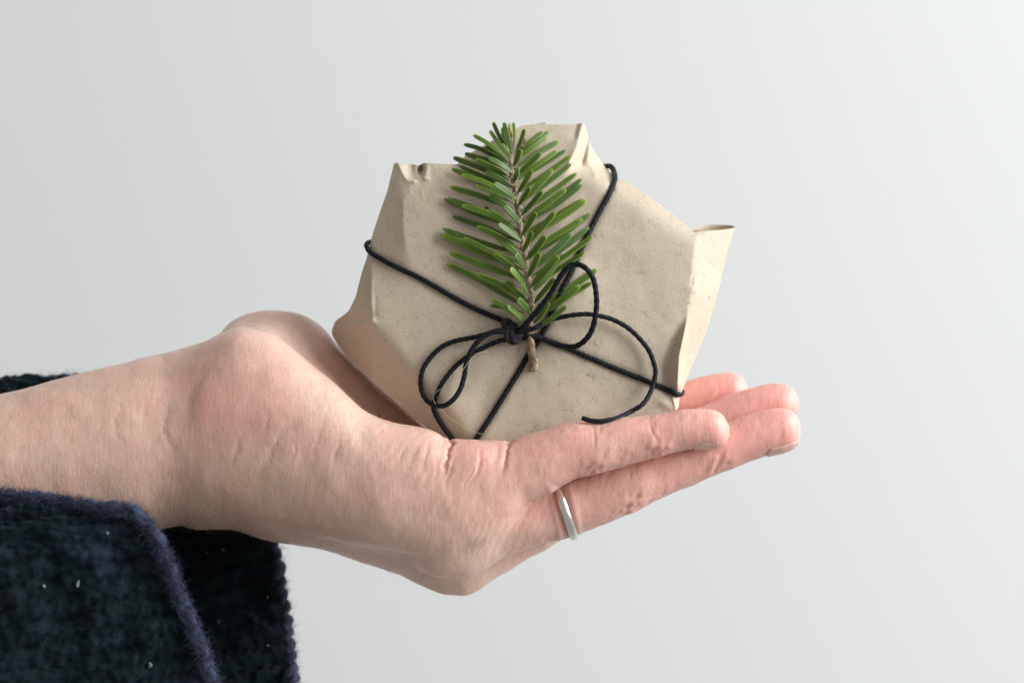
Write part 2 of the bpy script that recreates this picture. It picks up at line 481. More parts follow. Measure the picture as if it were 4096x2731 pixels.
def front(x, y, fine=True):
    """depth of the parcel's front paper at reading position (x, y)"""
    x = np.asarray(x, float); y = np.asarray(y, float)
    d = 120 + 0.13 * (1700 - y)
    # pillow of the main face
    d = d - 62 * gs(x, y, 2230, 1180, 560, 470)
    # left side turning away
    d = d + 0.42 * sp(sdl(x, y, (1625, 1010), (1600, 660), (1450, 800)), 9) * sstep(y, 1250, 950)
    d = d + 1.15 * sp(sdl(x, y, (1488, 1275), (1482, 1010), (1350, 1200)), 3)
    # lower left facet turning under
    d = d + 0.85 * sp(sdl(x, y, (1890, 1750), (1470, 1262), (1400, 1600)), 13)
    # fold running to the left corner
    d = d - 16 * rid(x, y, [(1488, 1282), (1420, 1300), (1330, 1325)], 12)
    d = d + 10 * rid(x, y, [(1480, 1262), (1410, 1285), (1350, 1300)], 14)
    d = d - 4 * rid(x, y, [(1486, 1120), (1485, 1200), (1487, 1270)], 7)
    d = d + 4 * rid(x, y, [(1500, 1190), (1502, 1262)], 12)
    d = d - 3 * rid(x, y, [(1495, 1285), (1506, 1300)], 8)
    # top right: long edge rolling back
    d = d + 0.95 * sp(sdl(x, y, (2790, 968), (2420, 742), (2700, 700)), 15) * sstep(x, 2330, 2440) * sstep(x, 2830, 2770)
    # shoulder below the peak, peak leans back
    d = d + 0.40 * sp(700 - y, 18) * sstep(x, 1760, 1900)
    d = d + 0.9 * sp(sdl(x, y, (2272, 670), (2329, 494), (2500, 600)), 4) * sstep(y, 740, 640) * sstep(x, 2200, 2300)
    d = d - 12 * rid(x, y, [(2329, 494), (2306, 590), (2275, 655)], 13)
    d = d + 10 * rid(x, y, [(2310, 498), (2298, 545)], 16)
    d = d + 22 * rid(x, y, [(2351, 560), (2342, 600), (2330, 655)], 9)
    d = d - 14 * rid(x, y, [(2360, 590), (2352, 640), (2380, 700)], 14)
    # pleat next to the cord at the top
    d = d + 10 * rid(x, y, [(2420, 670), (2440, 720), (2452, 760)], 9)
    # crumple in the top left corner
    d = d + 0.45 * sp(668 - y, 8) * sstep(x, 1850, 1800)
    d = d + 26 * gs(x, y, 1648, 680, 26, 34, -.25) + 60 * gs(x, y, 1684, 676, 12, 20, .1)
    d = d - 9 * rid(x, y, [(1592, 655), (1608, 690), (1630, 722), (1655, 726)], 12)
    d = d - 6 * rid(x, y, [(1655, 726), (1690, 712), (1712, 716)], 8)
    d = d - 8 * gs(x, y, 1700, 690, 14, 30)
    d = d - 3 * rid(x, y, [(1640, 730), (1640, 770), (1612, 800), (1612, 880), (1622, 1000)], 16)
    d = d - 1.5 * rid(x, y, [(1684, 765), (1692, 800)], 5)
    # right side facet
    RE = [(2790, 930), (2772, 1060), (2768, 1165), (2745, 1290), (2716, 1420), (2708, 1560), (2700, 1640)]
    xe = np.interp(y, [p[1] for p in RE], [p[0] for p in RE])
    d = d + 1.15 * sp(x - xe, 4)
    d = d + 5 * rid(x, y, [(2784, 1085), (2770, 1110), (2766, 1140)], 5)
    d = d - 4 * rid(x, y, [(2792, 1090), (2782, 1120), (2776, 1165)], 11)
    # dent to the left of the right edge
    xl = np.interp(y, [1230, 1475, 1560], [2745, 2655, 2672])
    t = np.clip((x - xl) / np.maximum(xe - xl, 6), 0, 1)
    win = sstep(y, 1240, 1400) * sstep(y, 1585, 1530)
    d = d - 48 * win * t * t * (1 - sstep(x - xe, 0, 30))
    d = d + 10 * win * np.exp(-((x - xl) / 22)**2)
    # bottom right corner tuck
    d = d - 9 * gs(x, y, 2660, 1615, 38, 20, .5)
    d = d - 8 * rid(x, y, [(2690, 1590), (2700, 1620), (2704, 1643)], 6)
    # soft dents of the face
    d = d + 7 * np.exp(-(segdist(x, y, [(2020, 1440), (1960, 1560), (1900, 1720)]) / 45)**2)
    d = d - 8 * np.exp(-(segdist(x, y, [(1800, 1420), (1760, 1520), (1770, 1600)]) / 60)**2)
    d = d + 6 * np.exp(-(segdist(x, y, [(2400, 900), (2470, 1100), (2480, 1300)]) / 110)**2)
    if fine:
        for w in WRAPS:
            d = d + 6 * np.exp(-(segdist(x, y, w) / 16)**2)
        sh = np.shape(d)
        q = np.stack([np.ravel(x), np.ravel(y)], 1)
        n1 = fbm(q / 190.0, 3, 3).reshape(sh); n2 = vnoise(q / 34.0, 9).reshape(sh)
        cr = 1 - np.abs(fbm(q / 130.0 + 7, 21, 2)).reshape(sh)
        d = d + 3.4 * n1 + 0.15 * n2 - 0.0 * np.clip(cr - .80, 0, 1) / .20
    return d

def f1(x, y): return float(front(np.array([x]), np.array([y]))[0])

parcel = empty('gift_parcel', W(2150, 1780, 320))
tag(parcel, 'small gift wrapped in speckled brown kraft paper resting on the open palm', 'gift')

o2 = catmull(OUT, 5.0, closed=True)
# keep the traced corners crisp: plain polyline blended with the spline
def polyline_resample(P, n):
    P = np.asarray(P + [P[0]], float)
    s = np.concatenate([[0], np.cumsum(np.linalg.norm(np.diff(P, axis=0), axis=1))])
    u = np.linspace(0, s[-1], n, endpoint=False)
    return np.stack([np.interp(u, s, P[:, j]) for j in range(2)], 1)
ring = polyline_resample(OUT, 1100)
for _ in range(2): ring = .25 * np.roll(ring, 1, 0) + .5 * ring + .25 * np.roll(ring, -1, 0)
cen = np.array([2150.0, 1190.0])
NR = 170
tt = np.linspace(0, 1, NR + 1)[1:]
tt = 1 - (1 - tt)**1.15
nr = len(ring)
PX = cen[0] + tt[:, None] * (ring[None, :, 0] - cen[0])
PY = cen[1] + tt[:, None] * (ring[None, :, 1] - cen[1])
DF = front(PX, PY)
rows = [W(PX, PY, DF).reshape(-1, 3)]
# edge lip and the sides running back to the rear face
edge_d = DF[-1]
back_d = np.maximum(edge_d + 60, 560 + 40 * vnoise(ring / 260.0, 5))
side_rows = 0
for fr, sc in ((.03, .9985), (.10, .997), (.25, .992), (.5, .985), (.75, .975), (.93, .955), (1.0, .90)):
    pxr = cen[0] + (ring[:, 0] - cen[0]) * sc; pyr = cen[1] + (ring[:, 1] - cen[1]) * sc
    dd = edge_d + (back_d - edge_d) * fr + 5 * vnoise(np.stack([ring[:, 0] / 90, ring[:, 1] / 90 + fr * 5], 1), 8)
    rows.append(W(cen[0] + (pxr - cen[0]) / (kf(dd) / kf(edge_d)), cen[1] + (pyr - cen[1]) / (kf(dd) / kf(edge_d)), dd)); side_rows += 1
for sc in (.6, .3):
    pxr = cen[0] + (ring[:, 0] - cen[0]) * sc * .9; pyr = cen[1] + (ring[:, 1] - cen[1]) * sc * .9
    rows.append(W(pxr, pyr, back_d * 0 + 590)); side_rows += 1
NT_ = NR + side_rows
cpt = W(cen[0], cen[1], f1(*cen))[None]; bpt = W(cen[0], cen[1], 595.0)[None]
V = np.vstack([cpt] + rows + [bpt])
faces = []
for j in range(nr):
    faces.append((0, 1 + (j + 1) % nr, 1 + j))
i = np.arange(NT_ - 1)[:, None]; j = np.arange(nr)[None, :]; j2 = (j + 1) % nr
Q = np.stack([1 + i * nr + j, 1 + i * nr + j2, 1 + (i + 1) * nr + j2, 1 + (i + 1) * nr + j], -1).reshape(-1, 4)
faces += [tuple(q) for q in Q.tolist()]
last = 1 + (NT_ - 1) * nr
for j in range(nr): faces.append((last + j, last + (j + 1) % nr, len(V) - 1))
mesh_obj('wrapping_paper', V, faces, M_PAPER, parcel)

def sheet(name, top, bot, d_top, d_bot, thick, mat, parent, bulge=0.0, n=40, m=10):
    """folded paper flap between two traced edges, with real thickness"""
    t = catmull(top, 4.0); b = catmull(bot, 4.0)
    u = np.linspace(0, 1, n)
    rs = lambda c: np.stack([np.interp(u, np.linspace(0, 1, len(c)), c[:, q]) for q in range(2)], 1)
    t = rs(t); b = rs(b)
    V = []
    for side in (0, 1):
        for v in np.linspace(0, 1, m):
            p = t * (1 - v) + b * v
            d = d_top * (1 - v) + d_bot * v + side * thick + bulge * np.sin(np.pi * u) * (1 - v)
            V.append(W(p[:, 0], p[:, 1], d))
    V = np.vstack(V); F = []
    q = lambda s_, v, k: s_ * m * n + v * n + k
    for v in range(m - 1):
        for k in range(n - 1):
            F.append((q(0, v, k), q(0, v + 1, k), q(0, v + 1, k + 1), q(0, v, k + 1)))
            F.append((q(1, v, k), q(1, v, k + 1), q(1, v + 1, k + 1), q(1, v + 1, k)))
    for k in range(n - 1):
        F.append((q(0, 0, k), q(0, 0, k + 1), q(1, 0, k + 1), q(1, 0, k)))
        F.append((q(0, m - 1, k), q(1, m - 1, k), q(1, m - 1, k + 1), q(0, m - 1, k + 1)))
    for v in range(m - 1):
        F.append((q(0, v, 0), q(1, v, 0), q(1, v + 1, 0), q(0, v + 1, 0)))
        F.append((q(0, v, n - 1), q(0, v + 1, n - 1), q(1, v + 1, n - 1), q(1, v, n - 1)))
    return mesh_obj(name, V, F, mat, parent)

ed = f1(2880, 925)
sheet('paper_flap', [(2768, 921), (2808, 906), (2838, 898), (2885, 899), (2927, 902), (2941, 910)],
      [(2770, 950), (2808, 975), (2838, 985), (2885, 985), (2905, 980), (2920, 960)], ed + 90, ed + 150, 6, M_PAPER, parcel, bulge=40)
sheet('paper_flap', [(2140, 499), (2165, 492), (2182, 488), (2190, 494)], [(2140, 520), (2165, 520), (2182, 520), (2190, 518)],
      f1(2165, 498) + 30, f1(2165, 520) + 30, 5, M_PAPER, parcel)

# ------------------------------------------------------------------ the cord
cord = empty('black_cord', W(2050, 1335, f1(2050, 1335)))
tag(cord, 'black waxed cord tied round the kraft parcel in a loose bow', 'cord')
RC = 10.0 * S
def braid(pitch):
    w = 2 * np.pi / (pitch * S)
    def m(th, s):
        return 1 + 0.075 * np.maximum(np.cos(2 * th - w * s), np.cos(2 * th + w * s)) - .02
    return m
def cpath(pts, step=2.6):
    P = []
    for p in pts:
        if len(p) == 4: P.append((p[0], p[1], p[3]))
        else: P.append((p[0], p[1], f1(p[0], p[1]) - p[2]))
    c = catmull(P, step)
    n3 = np.stack([c[:, 0], c[:, 1]], 1)
    c[:, 0] += .7 * vnoise(n3 / 45, 31); c[:, 1] += .7 * vnoise(n3 / 45, 32)
    return W(c[:, 0], c[:, 1], c[:, 2])
CORD_PATHS = []
def strand(name, pts, r=1.0, pitch=24):
    P = cpath(pts); CORD_PATHS.append(P)
    V, F = sweep(P, RC * r, 14, braid(pitch))
    return mesh_obj(name, V, F, M_CORD, cord)

e = f1(1485, 975)
strand('tied_strand', [(2150, 1270, 0, 610), (1800, 1090, 0, 612), (1560, 985, 0, 606), (1506, 968, 0, 520), (1490, 968, 0, e + 130), (1471, 972, 0, e + 40), (1466, 984, 0, e - 2), (1478, 1007, 9), (1503, 1023, 10), (1575, 1063, 10),
                       (1681, 1113, 10), (1797, 1179, 10), (1880, 1225, 10), (1963, 1262, 11), (2013, 1285, 14), (2050, 1318, 20)])
e = f1(2440, 690)
strand('tied_strand', [(2150, 1270, 0, 618), (2280, 950, 0, 616), (2370, 730, 0, 612), (2398, 680, 0, 540), (2412, 669, 0, e + 140), (2424, 666, 0, e + 80), (2444, 667, 0, e + 40), (2456, 688, 0, e - 4), (2458, 720, 10), (2438, 775, 10), (2408, 830, 10), (2374, 894, 10),
                       (2353, 936, 10), (2323, 1000, 10), (2282, 1094, 10), (2251, 1153, 10), (2220, 1222, 10), (2180, 1315, 10), (2140, 1380, 10),
                       (2105, 1432, 10), (2070, 1495, 9), (2020, 1575, 9), (1965, 1665, 9), (1910, 1748, 9), (1885, 1790, 9)], 1.08)
e = f1(2718, 1585)
strand('tied_strand', [(2060, 1340, 22), (2090, 1349, 16), (2140, 1347, 13), (2180, 1358, 12), (2240, 1380, 10), (2340, 1422, 10), (2440, 1465, 10), (2590, 1525, 10), (2665, 1557, 11),
                       (2705, 1575, 12), (2722, 1576, 0, e + 20), (2728, 1567, 0, e + 60), (2716, 1559, 0, e + 130), (2690, 1545, 0, 540), (2620, 1505, 0, 612), (2400, 1400, 0, 618), (2150, 1270, 0, 610)], 1.05, 20)
strand('bow_loop', [(2055, 1335, 26), (2075, 1328, 36), (2110, 1290, 60), (2160, 1230, 85), (2212, 1157, 110), (2245, 1100, 130), (2267, 1073, 140), (2292, 1058, 150), (2318, 1059, 156),
                    (2345, 1075, 160), (2367, 1103, 160), (2379, 1137, 158), (2386, 1190, 150), (2382, 1260, 138), (2365, 1325, 115), (2335, 1365, 92), (2300, 1386, 72),
                    (2265, 1386, 54), (2215, 1374, 36), (2165, 1352, 34), (2115, 1340, 32), (2060, 1332, 24)], 1.12, 30)
strand('loose_end', [(2055, 1330, 24), (2090, 1324, 36), (2140, 1312, 38), (2180, 1288, 32), (2230, 1271, 28), (2290, 1260, 32), (2350, 1256, 36), (2405, 1265, 36), (2460, 1282, 34),
                     (2510, 1310, 32), (2555, 1350, 30), (2595, 1400, 32), (2615, 1450, 36), (2622, 1490, 40), (2612, 1540, 46), (2590, 1590, 60), (2565, 1620, 78),
                     (2515, 1650, 0, 26), (2460, 1674, 0, -28), (2410, 1684, 0, -46), (2360, 1681, 0, -46), (2328, 1671, 0, -40)], .98, 30)
strand('bow_loop', [(2050, 1335, 26), (2020, 1322, 36), (1985, 1324, 38), (1940, 1338, 34), (1890, 1350, 28), (1825, 1362, 22), (1770, 1385, 18), (1730, 1420, 16), (1695, 1470, 16),
                    (1682, 1520, 18), (1687, 1565, 22), (1705, 1600, 28), (1735, 1619, 36), (1775, 1622, 42), (1810, 1600, 44), (1840, 1560, 44), (1856, 1510, 44),
                    (1864, 1455, 46), (1882, 1408, 50), (1912, 1366, 54), (1958, 1333, 52), (2010, 1326, 42), (2045, 1334, 30)], 1.0, 26)
strand('loose_end', [(2055, 1345, 24), (2030, 1356, 26), (1990, 1366, 22), (1940, 1387, 20), (1880, 1420, 19), (1825, 1462, 19), (1790, 1502, 20), (1760, 1547, 20), (1740, 1592, 18),
                     (1734, 1630, 16), (1747, 1665, 14), (1775, 1710, 12), (1808, 1752, 10), (1825, 1785, 10)], 1.0, 26)
kb = f1(2050, 1335)
bag = Bag()
for (cx_, cy_, rx, ry, an, dz, rr) in ((2046, 1330, 20, 40, .25, 34, 1.15), (2062, 1338, 17, 36, -.2, 40, 1.1), (2030, 1296, 20, 15, .7, 24, 1.15), (2052, 1360, 16, 12, .3, 30, 1.1), (2075, 1332, 26, 14, -.5, 36, 1.0)):
    th = np.linspace(0, 2 * np.pi, 60)
    u = .86 * rx * np.cos(th); v = .84 * ry * np.sin(th)
    P = W(cx_ + u * math.cos(an) - v * math.sin(an), cy_ + u * math.sin(an) + v * math.cos(an), kb - .8 * dz + 13 * np.cos(th + .8))
    V, F = sweep(P, RC * rr * .95, 12, braid(22)); bag.add(V, F)
knot = bag.build('knot', M_KNOT, cord)
# loose fibres on the cord and the knot
roots = []; dirs = []
for P in CORD_PATHS:
    idx = rng.integers(0, len(P), len(P) // 3)
    dd = rng.normal(0, 1, (len(idx), 3)); dd /= np.linalg.norm(dd, axis=1)[:, None]
    roots.append(P[idx] + dd * RC * .9); dirs.append(dd)
ka = W(rng.normal(2050, 22, 500), rng.normal(1330, 26, 500), kb - 20 - rng.uniform(0, 30, 500))
dd = rng.normal(0, 1, (500, 3)); dd[:, 1] -= .6
roots.append(ka); dirs.append(dd)
V, F = hairs(np.vstack(roots), np.vstack(dirs), 14 * S, .55 * S, 3, .7, 5)
tag(mesh_obj('cord_fuzz', V, F, M_KNOT, cord), kind='stuff')

# ------------------------------------------------------------------ the fir sprig
sprig = empty('fir_sprig', W(2135, 1480, f1(2135, 1480) - 20))
tag(sprig, 'green fir sprig with flat needles tucked under the bow on the parcel', 'fir sprig')
STEM = [(2046, 545), (2047, 610), (2044, 665), (2049, 700), (2057, 740), (2062, 775), (2066, 812), (2073, 856), (2078, 894), (2083, 931), (2092, 975), (2100, 1019),
        (2104, 1056), (2109, 1097), (2117, 1138), (2123, 1175), (2127, 1213), (2126, 1260), (2120, 1320), (2124, 1375), (2132, 1430), (2136, 1484)]
SY = np.array([p[1] for p in STEM], float); SX = np.array([p[0] for p in STEM], float)
def stem_x(y): return np.interp(y, SY, SX)
def stem_lift(y): return np.interp(y, [480, 560, 700, 1200, 1330, 1480], [70, 60, 46, 36, 24, 20])
st = catmull([(x, y, f1(x, y) - stem_lift(y)) for x, y in STEM], 4)
qn = np.stack([st[:, 0] / 16, st[:, 1] / 16], 1)
st[:, 0] += 1.6 * vnoise(qn, 41)
rad = np.interp(st[:, 1], [540, 620, 900, 1250, 1400, 1482], [7, 9.5, 10.5, 12, 17, 19]) * S
def barkmod(th, s): return 1 + .05 * np.sin(3 * th + s / (9 * S)) + .05 * np.sin(s / (7 * S) * 1.3 + 2 * np.cos(th))
V, F = sweep(W(st[:, 0], st[:, 1], st[:, 2]), rad, 14, barkmod)
mesh_obj('stem', V, F, M_BARK, sprig)
# leaf scars: small collars on the stem where needles sit, and the cut foot
bag = Bag()
def blob(c, r, sq=(1, 1, 1), n=8, m=6):
    V = []; F = []
    for a in range(m + 1):
        ph = np.pi * a / m
        for b in range(n):
            t = 2 * np.pi * b / n
            V.append((c[0] + r * sq[0] * math.sin(ph) * math.cos(t), c[1] + r * sq[1] * math.sin(ph) * math.sin(t), c[2] + r * sq[2] * math.cos(ph)))
    for a in range(m):
        for b in range(n):
            F.append((a * n + b, a * n + (b + 1) % n, (a + 1) * n + (b + 1) % n, (a + 1) * n + b))
    return np.array(V), F
for y, dx, r in ((1462, 10, 9), (1440, 11, 8), (1424, -6, 6), (1476, -8, 7), (1470, 12, 6)):
    x = stem_x(y) + dx
    V, F = blob(W(x, y, f1(x, y) - 30), r * S); bag.add(V, F)
for y in np.arange(640, 1250, 17.0):
    sg = 1 if int(y) % 2 else -1
    x = stem_x(y) + sg * random.uniform(4, 9)
    V, F = blob(W(x, y, f1(x, y) - stem_lift(y) - 7), random.uniform(3.5, 5.5) * S, (1, 1, 1.5), 6, 5); bag.add(V, F)
bag.build('leaf_scar', M_CUT, sprig)
bag = Bag()
for (x, y, r) in ((2070, 706, 5), (2069, 714, 6), (2067, 722, 5), (2079, 775, 5), (2077, 785, 4), (2084, 826, 4), (2087, 832, 3.5), (2063, 660, 3), (2085, 868, 4), (2086, 900, 3.5), (2105, 982, 4), (2110, 992, 5), (2131, 1168, 4), (2136, 1222, 4), (2100, 925, 3), (2128, 1100, 3)):
    for q in range(4):
        xx = x + random.uniform(-3, 3); yy = y + random.uniform(-4, 4)
        V, F = blob(W(xx, yy, f1(xx, yy) - stem_lift(yy) - 10 - random.uniform(0, 3)), r * .45 * S, (1, 1, 1), 6, 4); bag.add(V, F)
tag(bag.build('resin', M_RESIN, sprig), kind='stuff')

def needle_mesh(tip, base, w, cls, bend=0.0, mid=None):
    """one flat fir needle; tip/base are reading positions with lift; returns metres"""
    lift_t = {'f': 120, 'm': 62, 'b': 20}[cls] + random.uniform(-8, 8)
    by = base[1]
    # needles start on the stem
    d0 = f1(*base) - stem_lift(by) * {'f': 1.25, 'm': .95, 'b': .5}[cls]
    d1 = f1(*tip) - lift_t
    if mid is None: mid = ((tip[0] + base[0]) / 2, (tip[1] + base[1]) / 2)
    dm = (d0 + d1) / 2 - (6 if cls != 'b' else 2) + bend
    c = catmull([(base[0], base[1], d0), (mid[0], mid[1], dm), (tip[0], tip[1], d1)], 4)
    n = 13
    u = np.array([0, .05, .11, .2, .32, .46, .6, .74, .85, .92, .965, .99, 1.0])
    uu = np.linspace(0, 1, len(c))
    c = np.stack([np.interp(u, uu, c[:, k]) for k in range(3)], 1)
    P = W(c[:, 0], c[:, 1], c[:, 2])
    T = np.gradient(P, axis=0); T /= np.linalg.norm(T, axis=1)[:, None]
    view = np.array([0, -1.0, 0.25]) if cls != 'f' else np.array([0.05, -1, .45])
    up = view[None] - T * (T @ view)[:, None]; up /= np.linalg.norm(up, axis=1)[:, None]
    sd = np.cross(T, up)
    tw = random.uniform(-.35, .35)
    sd, up = sd * math.cos(tw) + up * math.sin(tw), up * math.cos(tw) - sd * math.sin(tw)
    prof = np.array([.34, .30, .42, .70, .92, 1, 1, 1, .98, .90, .74, .50, .26]) * w * .5 * S
    cs = [(1, 0), (.80, .22), (.38, .26), (0, .15), (-.38, .26), (-.80, .22), (-1, 0), (-.72, -.22), (0, -.16), (.72, -.22)]
    V = []; A = []
    for i_ in range(n):
        th = np.interp(u[i_], [0, .12, .3, .9, 1], [1.0, .9, .8, .75, .5])
        for (a, b) in cs:
            notch = 0
            if i_ == n - 1 and abs(a) < .3: notch = -.05
            V.append(P[i_] + sd[i_] * prof[i_] * a + up[i_] * prof[i_] * b * th * 1.15 + T[i_] * notch * w * S)
            ed_ = abs(a)**3
            A.append((min(1, ed_ * .8 + max(0, (u[i_] - .93) / .07) * .9), 1.0 if u[i_] < .08 else 0.0, 0))
    m_ = len(cs); F = []
    for i_ in range(n - 1):
        for k in range(m_):
            F.append((i_ * m_ + k, i_ * m_ + (k + 1) % m_, (i_ + 1) * m_ + (k + 1) % m_, (i_ + 1) * m_ + k))
    F.append(tuple(range(m_))[::-1]); F.append(tuple((n - 1) * m_ + k for k in range(m_)))
    return np.array(V), F, np.array(A)

NA = lambda x, y: (1720 + x / 4.0, 470 + y / 4.0)       # first reading of the sprig
NB = lambda x, y: (1720 + x / 3.2, 800 + y / 3.2)       # second reading
ND = []
def add(fn, sc, L):
    for row in L:
        t = fn(*row[0]); b = fn(*row[1]); m = fn(*row[4]) if len(row) > 4 else None
        ND.append((t, b, row[2] / sc, row[3][0], row[3][1], m))
# tip, base, width, (layer, tone)[, mid]   tone: g green, p pale, k dark
add(NA, 4.0, [
    ((1512, 185), (1370, 560), 76, 'fg', (1460, 370)), ((1810, 228), (1400, 580), 72, 'mg', (1600, 390)), ((1905, 222), (1440, 560), 66, 'bp'),
    ((1880, 295), (1400, 660), 86, 'mg', (1660, 460)), ((1438, 500), (1330, 790), 96, 'fg', (1405, 640)), ((2062, 380), (1350, 830), 80, 'bg', (1700, 580)),
    ((1775, 565), (1370, 930), 88, 'fg', (1610, 730)), ((2040, 532), (1390, 960), 78, 'mg', (1740, 740)), ((2175, 520), (1420, 990), 70, 'bp', (1800, 760)),
    ((2258, 612), (1400, 1190), 78, 'bg', (1850, 910)), ((2258, 742), (1420, 1380), 78, 'bp', (1850, 1070)), ((1402, 795), (1330, 1040), 82, 'fg', (1385, 920)),
    ((1632, 842), (1390, 1230), 88, 'fg', (1530, 1020)), ((1960, 832), (1420, 1400), 96, 'mg', (1720, 1100)), ((2348, 893), (1440, 1500), 80, 'bg', (1900, 1220)),
    ((1598, 1122), (1385, 1440), 86, 'fg', (1510, 1270)), ((1800, 1180), (1440, 1590), 98, 'fg', (1640, 1370)), ((2175, 1150), (1480, 1660), 98, 'mg', (1840, 1400)),
    ((2425, 985), (1500, 1650), 88, 'bp', (2000, 1340)), ((2430, 1075), (1500, 1680), 84, 'bp', (2000, 1400)),
    ((1010, 78), (1240, 520), 68, 'bk', (1100, 280)), ((960, 208), (1270, 640), 76, 'mg', (1100, 420)), ((1150, 425), (1292, 660), 66, 'fg', (1220, 530)),
    ((1158, 160), (1240, 500), 56, 'bk', (1180, 330)), ((1183, 82), (1295, 560), 72, 'fp', (1245, 310)), ((1337, 78), (1330, 520), 54, 'mg', (1350, 290)),
    ((695, 280), (1220, 660), 80, 'mg', (960, 440)), ((542, 428), (1240, 760), 88, 'bk', (860, 525)), ((872, 475), (1245, 720), 92, 'mg', (1060, 575)),
    ((556, 580), (1260, 800), 80, 'bk', (900, 680)), ((372, 640), (1270, 1000), 90, 'bk', (820, 810)), ((722, 675), (1270, 960), 86, 'mg', (1000, 800)),
    ((940, 650), (1310, 880), 108, 'fp', (1130, 745)), ((470, 772), (1280, 1150), 72, 'bk', (880, 960)), ((348, 825), (1290, 1180), 84, 'bk', (800, 990)),
    ((500, 918), (1310, 1300), 88, 'mg', (920, 1060)), ((892, 865), (1320, 1130), 94, 'mp', (1110, 980)), ((728, 1072), (1320, 1370), 90, 'mg', (1030, 1210)),
    ((1020, 1058), (1370, 1305), 110, 'fp', (1190, 1160)), ((322, 1112), (1340, 1470), 90, 'bg', (830, 1265)), ((945, 1262), (1380, 1560), 100, 'mp', (1160, 1380)),
    ((228, 1302), (1380, 1760), 88, 'bk', (760, 1540)), ((300, 1290), (1380, 1700), 60, 'bk', (800, 1470))])
add(NB, 3.2, [
    ((1992, 2), (1180, 470), 88, 'mg', (1600, 260)), ((1960, -5), (1190, 430), 66, 'bg', (1600, 215)), ((1355, 160), (1165, 470), 78, 'fg', (1270, 300)), ((1600, 152), (1190, 620), 78, 'mg', (1440, 350)),
    ((1950, 245), (1230, 700), 74, 'mg', (1600, 460)), ((2055, 172), (1260, 720), 64, 'bp', (1700, 450)), ((1305, 405), (1180, 680), 70, 'fg', (1255, 530)),
    ((1478, 455), (1220, 780), 82, 'fg', (1370, 610)), ((1808, 430), (1250, 920), 84, 'mp', (1570, 670)), ((2078, 465), (1260, 1000), 78, 'mg', (1700, 740)),
    ((2035, 350), (1270, 860), 64, 'bp', (1700, 620)), ((1978, 668), (1290, 1110), 70, 'bg', (1660, 880)), ((1398, 678), (1235, 1010), 84, 'fg', (1335, 830)),
    ((1645, 715), (1270, 1130), 90, 'fg', (1480, 900)), ((1690, 690), (1280, 1200), 76, 'bp', (1500, 980)), ((1595, 1002), (1300, 1350), 80, 'mg', (1450, 1180)),
    ((2138, 890), (1310, 1400), 84, 'bg', (1740, 1160)), ((2080, 1050), (1320, 1440), 70, 'bg', (1700, 1270)), ((1915, 1098), (1320, 1500), 90, 'mg', (1640, 1310)), ((1522, 1305), (1290, 1600), 54, 'mg', (1430, 1470)),
    ((1748, 1355), (1330, 1660), 64, 'mg', (1560, 1510)),
    ((408, 68), (1130, 380), 80, 'mg', (780, 190)), ((715, 132), (1120, 400), 88, 'mg', (900, 235)), ((945, 80), (1150, 300), 84, 'fp', (1040, 170)),
    ((288, 208), (1160, 540), 64, 'bk', (700, 350)), ((876, 308), (1165, 525), 92, 'fp', (1010, 400)), ((598, 338), (1170, 640), 70, 'mg', (850, 450)),
    ((160, 368), (1190, 700), 74, 'bk', (640, 535)), ((135, 438), (1210, 900), 104, 'bg', (640, 650)), ((428, 485), (1210, 820), 66, 'mg', (800, 670)),
    ((848, 448), (1180, 770), 92, 'mg', (990, 580)), ((1098, 692), (1215, 865), 96, 'fp', (1150, 770)), ((808, 688), (1215, 1000), 76, 'mg', (980, 810)),
    ((250, 672), (1240, 1040), 82, 'bg', (700, 840)), ((215, 812), (1260, 1390), 82, 'bg', (640, 1020)), ((595, 955), (1260, 1290), 88, 'mg', (920, 1090)),
    ((1028, 872), (1215, 1090), 96, 'fg', (1110, 965)), ((975, 1038), (1260, 1320), 86, 'mg', (1090, 1160)), ((1165, 1068), (1270, 1215), 94, 'fp', (1210, 1130)),
    ((1125, 1268), (1290, 1445), 94, 'fp', (1195, 1345)), ((785, 1262), (1250, 1540), 72, 'mg', (960, 1370)), ((770, 1352), (1200, 1440), 54, 'bg', (930, 1370)), ((995, 1358), (1262, 1600), 92, 'fg', (1110, 1450)),
    ((700, 90), (1000, 290), 40, 'bk')])
MT = {'g': M_ND, 'p': M_NP, 'k': M_NK}
ND.sort(key=lambda r: 'bmf'.index(r[3]))
for (t, b, w, cl, tone, m) in ND:
    sx = stem_x(b[1])
    V, F, A = needle_mesh(t, b, w * 1.07, cl, random.uniform(-5, 5), m)
    o = mesh_obj('needle', V, F, MT[tone], sprig)
    set_attr(o.data, 'blade', A)
# terminal bud: a brush of small scales, and a red-brown bud beside it
bag = Bag()
for q in range(15):
    x0 = 2045 + random.uniform(-5, 5); y0 = 548
    x1 = 2042 + random.uniform(-14, 15); y1 = 490 + random.uniform(-2, 26)
    dd = f1(2045, 520) - 78 - random.uniform(0, 18)
    c = catmull([(x0, y0, dd), ((x0 + x1) / 2 + random.uniform(-3, 3), (y0 + y1) / 2, dd - 6), (x1, y1, dd - 4)], 5)
    r = np.interp(np.linspace(0, 1, len(c)), [0, .3, .8, 1], [2.4, 4.2, 3.4, 1]) * S
    V, F = sweep(W(c[:, 0], c[:, 1], c[:, 2]), r, 6); bag.add(V, F)
bag.build('bud', M_BUD, sprig)
bag = Bag()
dd = f1(2092, 577) - 62
for q in range(16):
    a = q * 2.4; t = q / 15.0
    cx_ = 2086 + t * 12 + math.cos(a) * 6 * (1 - .4 * t); cy_ = 592 - t * 27 + math.sin(a) * 4
    V, F = blob(W(cx_, cy_, dd + math.sin(a) * 6), 5.2 * S, (1, .8, 1.3), 7, 5); bag.add(V, F)
